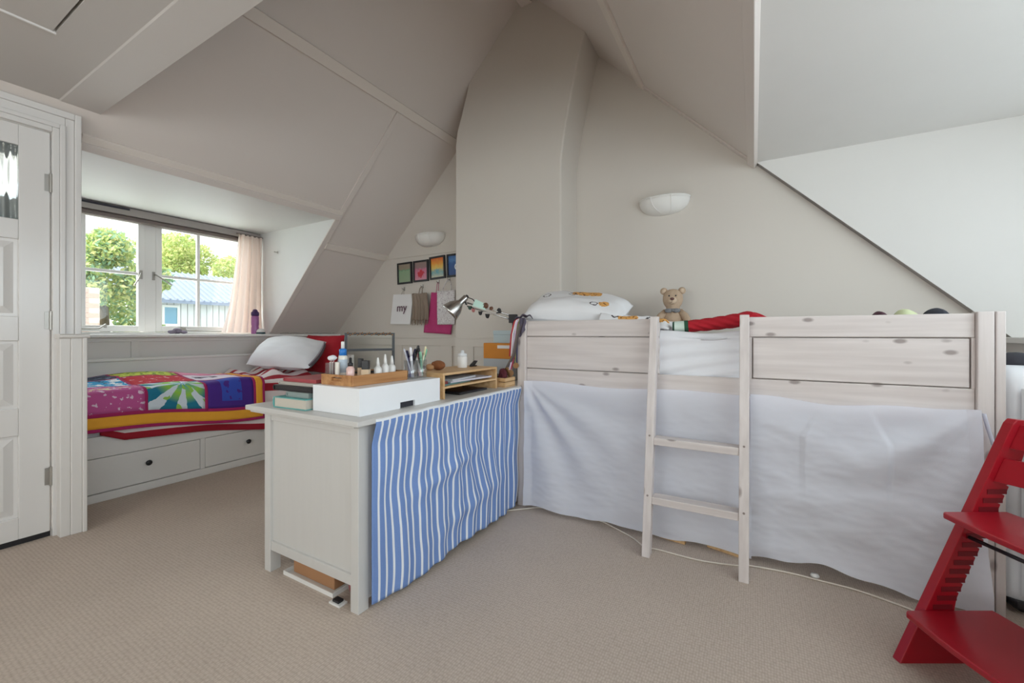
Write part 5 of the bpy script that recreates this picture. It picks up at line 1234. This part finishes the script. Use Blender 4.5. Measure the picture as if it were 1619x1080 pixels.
MB().tube([Q @ Vector((0.046 * math.cos(a), 0.04 * math.sin(a) + 0.002, 0.168)) for a in [i * 6.2832 / 20 for i in range(21)]], 0.006, 6).build('collar_ribbon', mat('grey_ribbon', srgb(128, 130, 134), 0.6), tb, smooth=True)

# red knitted stocking lying by the entry gap
t = thing('knitted_stocking', 'red knitted stocking with green and white cuff lying on the loft bed edge', 'stocking', (-0.18, 2.44, 1.085))
ax = lambda s_: Vector((-0.385 + 0.44 * s_, 2.425 + 0.02 * math.sin(s_ * 3), 1.118 + 0.055 * max(0, s_) ** 1.6 - 0.028 * max(0, s_ - 0.82) / 0.18))
def roll(name, s0, s1, r0, r1, m, cable=False, label=None):
    n = 46 if cable else 8
    mb = MB()
    def f(u, v):
        s_ = s0 + (s1 - s0) * v; c = ax(s_); d = (ax(s_ + 0.01) - ax(s_ - 0.01)).normalized()
        a = d.cross(Vector((0, 0, 1))).normalized(); b = a.cross(d); r_ = r0 + (r1 - r0) * v; th = u * 6.28318
        if cable: r_ *= 1 + 0.09 * math.sin(th * 6 + s_ * 46)
        return c + r_ * (1.25 * math.cos(th) * a + math.sin(th) * b)
    mb.grid(36 if cable else 16, n, f); return mb.build(name, m, t, smooth=True, weld=True, label=label)
M_green = mat('dark_green_wool', srgb(38, 78, 58), 0.9, bump=0.5)
roll('cuff_band', 0.0, 0.022, 0.026, 0.030, M_green, label='dark green edge of the cuff')
roll('cuff_band', 0.022, 0.135, 0.030, 0.031, mat('mint_white_wool', srgb(206, 222, 212), 0.9, bump=0.6), label='white middle of the cuff')
roll('cuff_band', 0.135, 0.180, 0.032, 0.032, M_green, label='dark green edge of the cuff')
roll('foot', 0.180, 0.86, 0.030, 0.036, M_redwool, True)
roll('toe', 0.86, 1.12, 0.036, 0.006, M_redwool, True)
for i, (x, y, c, h, w, lb) in enumerate([(0.49, 2.46, (72, 40, 52), 0.100, 0.035, 'dark maroon folded cloth peeking over the right end of the loft bed rail'), (0.58, 2.47, (214, 222, 180), 0.106, 0.05, 'pale yellow-green folded cloth between two dark ones above the loft bed rail'), (0.68, 2.48, (50, 52, 62), 0.110, 0.048, 'charcoal folded cloth at the right end of the loft bed rail')]):
    mb = MB().ball((0, 0, 0), w, 0.07, h / 2, 18, 12)
    mb.v = [(x + v[0] * (1 + 0.1 * nz(v[0] * 30, v[1] * 30, i)), y + v[1], 1.083 + max(0.0, v[2] * (1 + 0.15 * nz(v[0] * 25, v[1] * 25, v[2] * 25 + i)) + h / 2 * 0.97)) for v in mb.v]
    tag(mb.build('folded_cloth', mat('folded%d' % i, srgb(*c), 0.9, var=0.1), smooth=True), lb, 'cloth', 'folded cloths along the bed rail')

# ------------------------------------------------------------------ lamp, ribbons and scarf at the bed corner
lp = thing('desk_lamp', 'brushed steel clamp lamp reaching out from the loft bed corner post', 'lamp', (-1.28, 2.33, 1.17))
hd0, hd1 = Vector((-1.655, 2.218, 1.300)), Vector((-1.735, 2.158, 1.205))
dr_ = (hd1 - hd0).normalized(); mx = Matrix.Translation(hd0) @ dr_.to_track_quat('Z', 'Y').to_matrix().to_4x4()
MB().lathe([(0.016, -0.035), (0.020, -0.03), (0.021, 0.018), (0.030, 0.030), (0.052, 0.065), (0.063, 0.105), (0.066, 0.118), (0.062, 0.118), (0.048, 0.066), (0.02, 0.03)], n=24, mx=mx).build('shade', M_steel, lp, smooth=True)
MB().ball(hd0 + dr_ * 0.085, 0.026, 0.026, 0.026, 12, 8).build('bulb', M_cream, lp, smooth=True)
MB().lathe([(0, -0.048), (0.010, -0.046), (0.012, -0.036), (0.012, -0.034)], n=12, mx=mx).build('switch', M_black, lp, smooth=True)
j0 = Vector((-1.628, 2.232, 1.262))
for dz in (0.0, 0.022):
    MB().tube([j0 + Vector((0, 0, dz)), Vector((-1.345, 2.325, 1.170 + dz * 1.2))], 0.0045, 8).build('arm', M_steel, lp, smooth=True)
MB().tube([hd0 - dr_ * 0.02, Vector((-1.635, 2.228, 1.275)), j0 + Vector((0, 0, 0.011))], 0.006, 8).build('joint', M_black, lp, smooth=True)
MB().tube([hd0 - dr_ * 0.045, Vector((-1.62, 2.235, 1.318)), Vector((-1.590, 2.243, 1.306)), Vector((-1.572, 2.25, 1.278)), Vector((-1.54, 2.262, 1.255))], 0.0035, 6).build('flex', M_black, lp, smooth=True)
MB().box(-1.362, -1.310, 2.314, 2.344, 1.150, 1.205).tube([(-1.336, 2.329, 1.1), (-1.336, 2.329, 1.16)], 0.008, 8).build('clamp', M_black, lp, bev=0.003)
def on_arm(s_, dz): return j0.lerp(Vector((-1.345, 2.325, 1.170)), s_) + Vector((0, 0, dz))
for i, (s_, dz, r_, c, lb) in enumerate([(0.06, -0.006, 0.013, (40, 70, 58), 'dark green hair clip on the lamp arm nearest the steel shade'), (0.42, 0.040, 0.020, (104, 64, 44), 'round brown hair bobble sitting on top of the lamp arm'), (0.55, 0.034, 0.013, (110, 74, 54), 'small brown bead clip beside the round brown bobble on the lamp arm'), (0.72, 0.034, 0.018, (30, 28, 32), 'black claw clip standing on the lamp arm near the bed post'), (0.30, -0.020, 0.013, (24, 24, 26), 'black hair clip hanging under the lamp arm, nearer the shade'), (0.46, -0.024, 0.015, (24, 24, 26), 'black hair clip hanging under the middle of the lamp arm'), (0.14, -0.016, 0.012, (178, 112, 110), 'dull pink hair clip hanging under the lamp arm')]):
    p_ = on_arm(s_, dz); mb = MB()
    if i in (1, 2):
        mb.ball(p_, r_, r_ * 0.8, r_, 14, 9); mb.tube([p_ + Vector((r_ * 0.6 * math.cos(a), -r_ * 0.7, r_ * 0.6 * math.sin(a))) for a in [k * 0.628 for k in range(11)]], 0.003, 6)
    else:
        up_ = 1 if dz > 0 else -1
        mb.prism([(p_.x - r_, p_.y - 0.006, p_.z - up_ * r_), (p_.x + r_, p_.y - 0.006, p_.z - up_ * r_ * 0.9), (p_.x + r_ * 0.5, p_.y - 0.006, p_.z + up_ * r_ * 0.7), (p_.x, p_.y - 0.006, p_.z + up_ * r_), (p_.x - r_ * 0.6, p_.y - 0.006, p_.z + up_ * r_ * 0.5)], (0, 0.013, 0))
    tag(mb.build('hair_clip', mat('clip%d' % i, srgb(*c), 0.4), smooth=i in (1, 2)), lb, 'hair clip', 'hair clips along the lamp arm')
tag(MB().prism([on_arm(0.13, 0.012), on_arm(0.42, 0.012), on_arm(0.40, 0.052), on_arm(0.20, 0.062)], (0.004, -0.012, 0)).build('mint_card', mat('mint_card', srgb(190, 222, 210), 0.6)), 'pale mint card tucked behind the hair clips on the lamp arm', 'card')

def ribbon(name, label, pts, w, cols, group, disc=None):
    """flat striped ribbon following a path; colours run across its width"""
    t = thing(name, label, 'medal ribbon', pts[0], 0, group)
    n = len(cols)
    for k, c in enumerate(cols):
        a, b = -w / 2 + w * k / n, -w / 2 + w * (k + 1) / n
        def f(u, v):
            q = v * (len(pts) - 1); i = min(int(q), len(pts) - 2); p_ = Vector(pts[i]).lerp(Vector(pts[i + 1]), q - i)
            o = a + (b - a) * u
            return p_ + Vector((0.85 * o, 0.3 * o, 0.15 * o))
        MB().grid(1, 18, f).build('stripe', mat('ribbon_%d_%d_%d' % c, srgb(*c), 0.7), t, solid=0.0015)
    if disc:
        e_ = Vector(pts[-1]); mxd = Matrix.Translation(e_ - Vector((0, 0, disc))) @ Matrix.Rotation(R(90), 4, 'X') @ Matrix.Rotation(R(20), 4, 'Y')
        MB().lathe([(0, -0.002), (disc, -0.002), (disc, 0.002), (0, 0.002)], n=20, mx=mxd).build('medal', mat('bronze', srgb(120, 88, 58), 0.35, metal=0.7), t)
G_ = 'medal ribbons on the corner post'
ribbon('medal_ribbon', 'red white and navy medal ribbon at the outer side of the corner post', [(-1.272, 2.303, 1.178), (-1.292, 2.292, 1.165), (-1.312, 2.284, 1.08), (-1.318, 2.282, 1.0), (-1.322, 2.282, 0.94)], 0.034, [(170, 34, 44), (224, 222, 226), (44, 46, 96)], G_)
ribbon('medal_ribbon', 'pale violet and red medal ribbon hanging lowest behind the desk shelf', [(-1.265, 2.298, 1.178), (-1.282, 2.288, 1.15), (-1.296, 2.280, 1.04), (-1.300, 2.278, 0.96), (-1.326, 2.275, 0.855)], 0.022, [(206, 190, 214), (150, 44, 66)], G_, 0.022)
ribbon('medal_ribbon', 'brown grey cord ribbon on the corner post, next to the red white and navy one', [(-1.255, 2.300, 1.176), (-1.262, 2.290, 1.14), (-1.280, 2.276, 1.05), (-1.300, 2.274, 0.95), (-1.345, 2.270, 0.87)], 0.026, [(104, 92, 86), (78, 68, 70)], G_, 0.02)
ribbon('medal_ribbon', 'olive and navy ribbon hanging straight down the corner post', [(-1.262, 2.294, 1.178), (-1.276, 2.284, 1.12), (-1.286, 2.284, 1.0), (-1.290, 2.284, 0.90)], 0.018, [(110, 112, 70), (50, 52, 90)], G_, 0.018)
sf_ = thing('fabric_scarf', 'dark grey violet scarf with pointed tip draped over the corner post top', 'scarf', (-1.27, 2.335, 1.17))
mb = MB().grid(14, 10, lambda u, v: (-1.31 + 0.10 * u, 2.300 + 0.06 * v, 1.1695 + 0.030 * math.sin(u * 3.1) ** 0.7 * (1 - 0.5 * abs(v - 0.5)) + 0.045 * max(0, u - 0.62) * (1.5 - v) + 0.006 * math.sin(u * 12 + v * 5)))
mb.build('cloth', mat('slate_violet_cloth', srgb(88, 82, 98), 0.85, var=0.1, vscale=30), sf_, smooth=True, solid=0.005)
mb = MB().grid(10, 14, lambda u, v: (-1.268 + 0.038 * u + 0.006 * math.sin(v * 6), 2.300 - 0.006 - 0.006 * math.sin(u * 9 + v * 3), 1.178 - 0.12 * v * (1 - 0.4 * u)))
mb.build('tail', mat('slate_violet_cloth', srgb(88, 82, 98), 0.85), sf_, smooth=True, solid=0.004)

# ------------------------------------------------------------------ red adjustable child chair
CH = Vector((-0.5 * 1.37 + 0.866 * 1.27, 0.866 * 1.37 + 0.5 * 1.27, 0))
ch_ = thing('adjustable_chair', 'red wooden high-backed child chair with adjustable seat and foot plates', 'chair', CH, R(30)); q = WM(ch_)
slope_ = 0.372 / 0.79; HT = 0.795
def side(y0):
    w = 0.088; b = slope_
    pts = [(0, y0, 0), (0.50, y0, 0), (0.50, y0, 0.035), (0.46, y0, 0.055), (0.16, y0, 0.075)]
    # back edge of the upright is stepped with adjustment slots
    for i in range(17):
        z = 0.125 + i * 0.029
        xb = b * z + w
        if 0.19 < z < 0.62: pts += [(xb - 0.002, y0, z), (xb + 0.006, y0, z + 0.020), (xb - 0.002, y0, z + 0.0235)]
    pts += [(b * 0.66 + w, y0, 0.66), (b * HT + 0.066, y0, HT - 0.012), (b * HT + 0.052, y0, HT), (b * HT + 0.010, y0, HT + 0.004), (b * HT - 0.004, y0, HT - 0.010)]
    return MB().prism(pts, (0, 0.030, 0), q)
for y0 in (0.0, -0.46):
    sd = side(y0).build('side_frame', M_red, ch_, bev=0.003)
    yi = (-0.0015 if y0 == 0 else y0 + 0.0305)
    gr = MB()
    for i in range(15):
        z = 0.150 + i * 0.029
        if z > 0.60: break
        xa, xb = slope_ * z + 0.022, slope_ * z + 0.086
        gr.box(xa, xb, yi, yi + 0.001, z, z + 0.016, q)
    gr.build('slot', mat('slot_shade_red', srgb(112, 10, 24), 0.5), sd, label='row of adjustment slots drawn as dark strips')  # darker red strips paint the shade inside the grooves
def plate(name, z, x0, x1, th):
    pts = []
    y1, y0 = -0.002, -0.428
    P_ = [(x1, y1, z), (x0 + 0.012, y1, z), (x0, y1 - 0.010, z)]
    for k in range(1, 10): P_.append((x0 - 0.018 * math.sin(math.pi * k / 10), y1 - 0.010 + (y0 - y1 + 0.020) * k / 10, z))
    P_ += [(x0, y0 + 0.010, z), (x0 + 0.012, y0, z), (x1, y0, z)]
    return MB().prism(P_, (0, 0, -th), q).build(name, M_red, ch_, bev=0.004)
plate('seat', 0.500, 0.128, 0.345, 0.018)
plate('foot_plate', 0.178, 0.008, 0.300, 0.018)
def back_bar(z0, z1, xo):
    mb = MB(); n = 14
    for side_ in (0, 1): pass
    def X_(k): return xo + 0.042 * math.sin(math.pi * k / n)
    vs = []
    for k in range(n + 1):
        y = 0.0 - 0.43 * k / n; zc = slope_
        for (dx, z) in ((0, z0), (0, z1), (0.014, z1), (0.014, z0)): vs.append(q @ Vector((slope_ * z + X_(k) + dx, y, z)))
    fs = []
    for k in range(n):
        for j in range(4): fs.append((k * 4 + j, k * 4 + (j + 1) % 4, (k + 1) * 4 + (j + 1) % 4, (k + 1) * 4 + j))
    fs += [(0, 1, 2, 3), (n * 4 + 3, n * 4 + 2, n * 4 + 1, n * 4)]
    return mb.add(vs, fs).build('back_bar', M_red, ch_, bev=0.002)
back_bar(0.705, 0.782, 0.024); back_bar(0.598, 0.672, 0.022)
MB().tube([q @ Vector((0.225, 0.0, 0.415)), q @ Vector((0.225, -0.43, 0.415))], 0.006, 10).build('cross_rod', M_black, ch_, smooth=True)
MB().tube([q @ Vector((0.085, 0.0, 0.125)), q @ Vector((0.085, -0.43, 0.125))], 0.006, 10).build('cross_rod', M_black, ch_, smooth=True)

# ------------------------------------------------------------------ tall white ribbed case right of the bed
M_case = mat('white_ribbed_shell', srgb(226, 228, 232), 0.35, var=0.01)
CA = Vector((0.868, 2.355, 0)); sc_t = thing('suitcase', 'tall white ribbed hard-shell case standing beside the right post of the loft bed', 'suitcase', CA, R(20)); q = WM(sc_t)
def shell(u, v):
    # rounded upright shell with vertical ribs on the front
    a = u * 6.28318; hw, hd, h = 0.155, 0.13, 0.925; cxx = 0.158
    p_ = 4.5; ca, sa = math.cos(a), math.sin(a)
    rx = hw * (abs(ca) ** (2 / p_)) * (1 if ca > 0 else -1); ry = hd * (abs(sa) ** (2 / p_)) * (1 if sa > 0 else -1)
    zz = v; k = 1.0
    if v > 0.90: k = max(0.0, 1 - ((v - 0.90) / 0.10) ** 3)
    if v < 0.03: k = 0.94 + 0.06 * v / 0.03
    rib = 0.0
    return q @ Vector((cxx + rx * (0.80 + 0.20 * k), 0.135 + ry * (0.55 + 0.45 * k), 0.03 + v * (h - 0.0)))
mb = MB().grid(64, 30, shell); n0 = len(mb.v); mb.uv = None
mb.v.append(tuple(q @ Vector((0.158, 0.135, 0.955)))); mb.v.append(tuple(q @ Vector((0.158, 0.135, 0.03))))
for i in range(64): mb.f.append((30 * 65 + i, 30 * 65 + i + 1, n0)); mb.f.append((i + 1, i, n0 + 1))
mb.build('shell', M_case, sc_t, smooth=True)
rb0 = None
for i in range(6):
    x = 0.024 + i * 0.046
    if rb0 is None:
        rb0 = MB().prism([(x, 0.006, 0.07), (x + 0.034, 0.006, 0.07), (x + 0.030, -0.004, 0.07), (x + 0.004, -0.004, 0.07)], (0, 0, 0.80), q).build('rib', M_case, sc_t, bev=0.002); xr = x
    else:
        c = rb0.copy(); C.objects.link(c); c.location = Vector((x - xr, 0, 0))
MB().box(0.008, 0.308, 0.0, 0.27, 0.022, 0.05, q).build('base', M_black, sc_t, bev=0.008)
for x in (0.05, 0.265):
    for y in (0.04, 0.23): MB().lathe([(0.022, -0.012), (0.022, 0.012)], n=14, mx=q @ Matrix.Translation((x, y, 0.022)) @ Matrix.Rotation(R(90), 4, 'X')).build('wheel', M_black, sc_t)
hnd = MB().tube([q @ Vector((0.045, -0.010, 0.56)), q @ Vector((0.045, -0.018, 0.53)), q @ Vector((0.045, -0.018, 0.46)), q @ Vector((0.045, -0.010, 0.43))], 0.003, 8)
ho = hnd.build('side_handle', M_brass, sc_t, smooth=True)
for z in (0.545, 0.445): MB().lathe([(0.006, -0.018), (0.008, -0.01), (0.008, 0.012), (0.006, 0.018)], n=10, mx=q @ Matrix.Translation((0.045, -0.014, z))).build('grip_end', M_black, ho, smooth=True)
t = thing('black_bag', 'black rounded bag lying on top of the tall white ribbed case', 'bag', CA + Vector((0.06, 0.16, 0.956)), R(20)); q2 = WM(t)
mb = MB().ball((0, 0, 0), 0.075, 0.07, 0.06, 18, 12)
mb.v = [tuple(q2 @ Vector((v[0], v[1], max(-0.002, v[2] * 0.75 + 0.004) ))) for v in mb.v]
mb.build('body', M_dark, t, smooth=True)
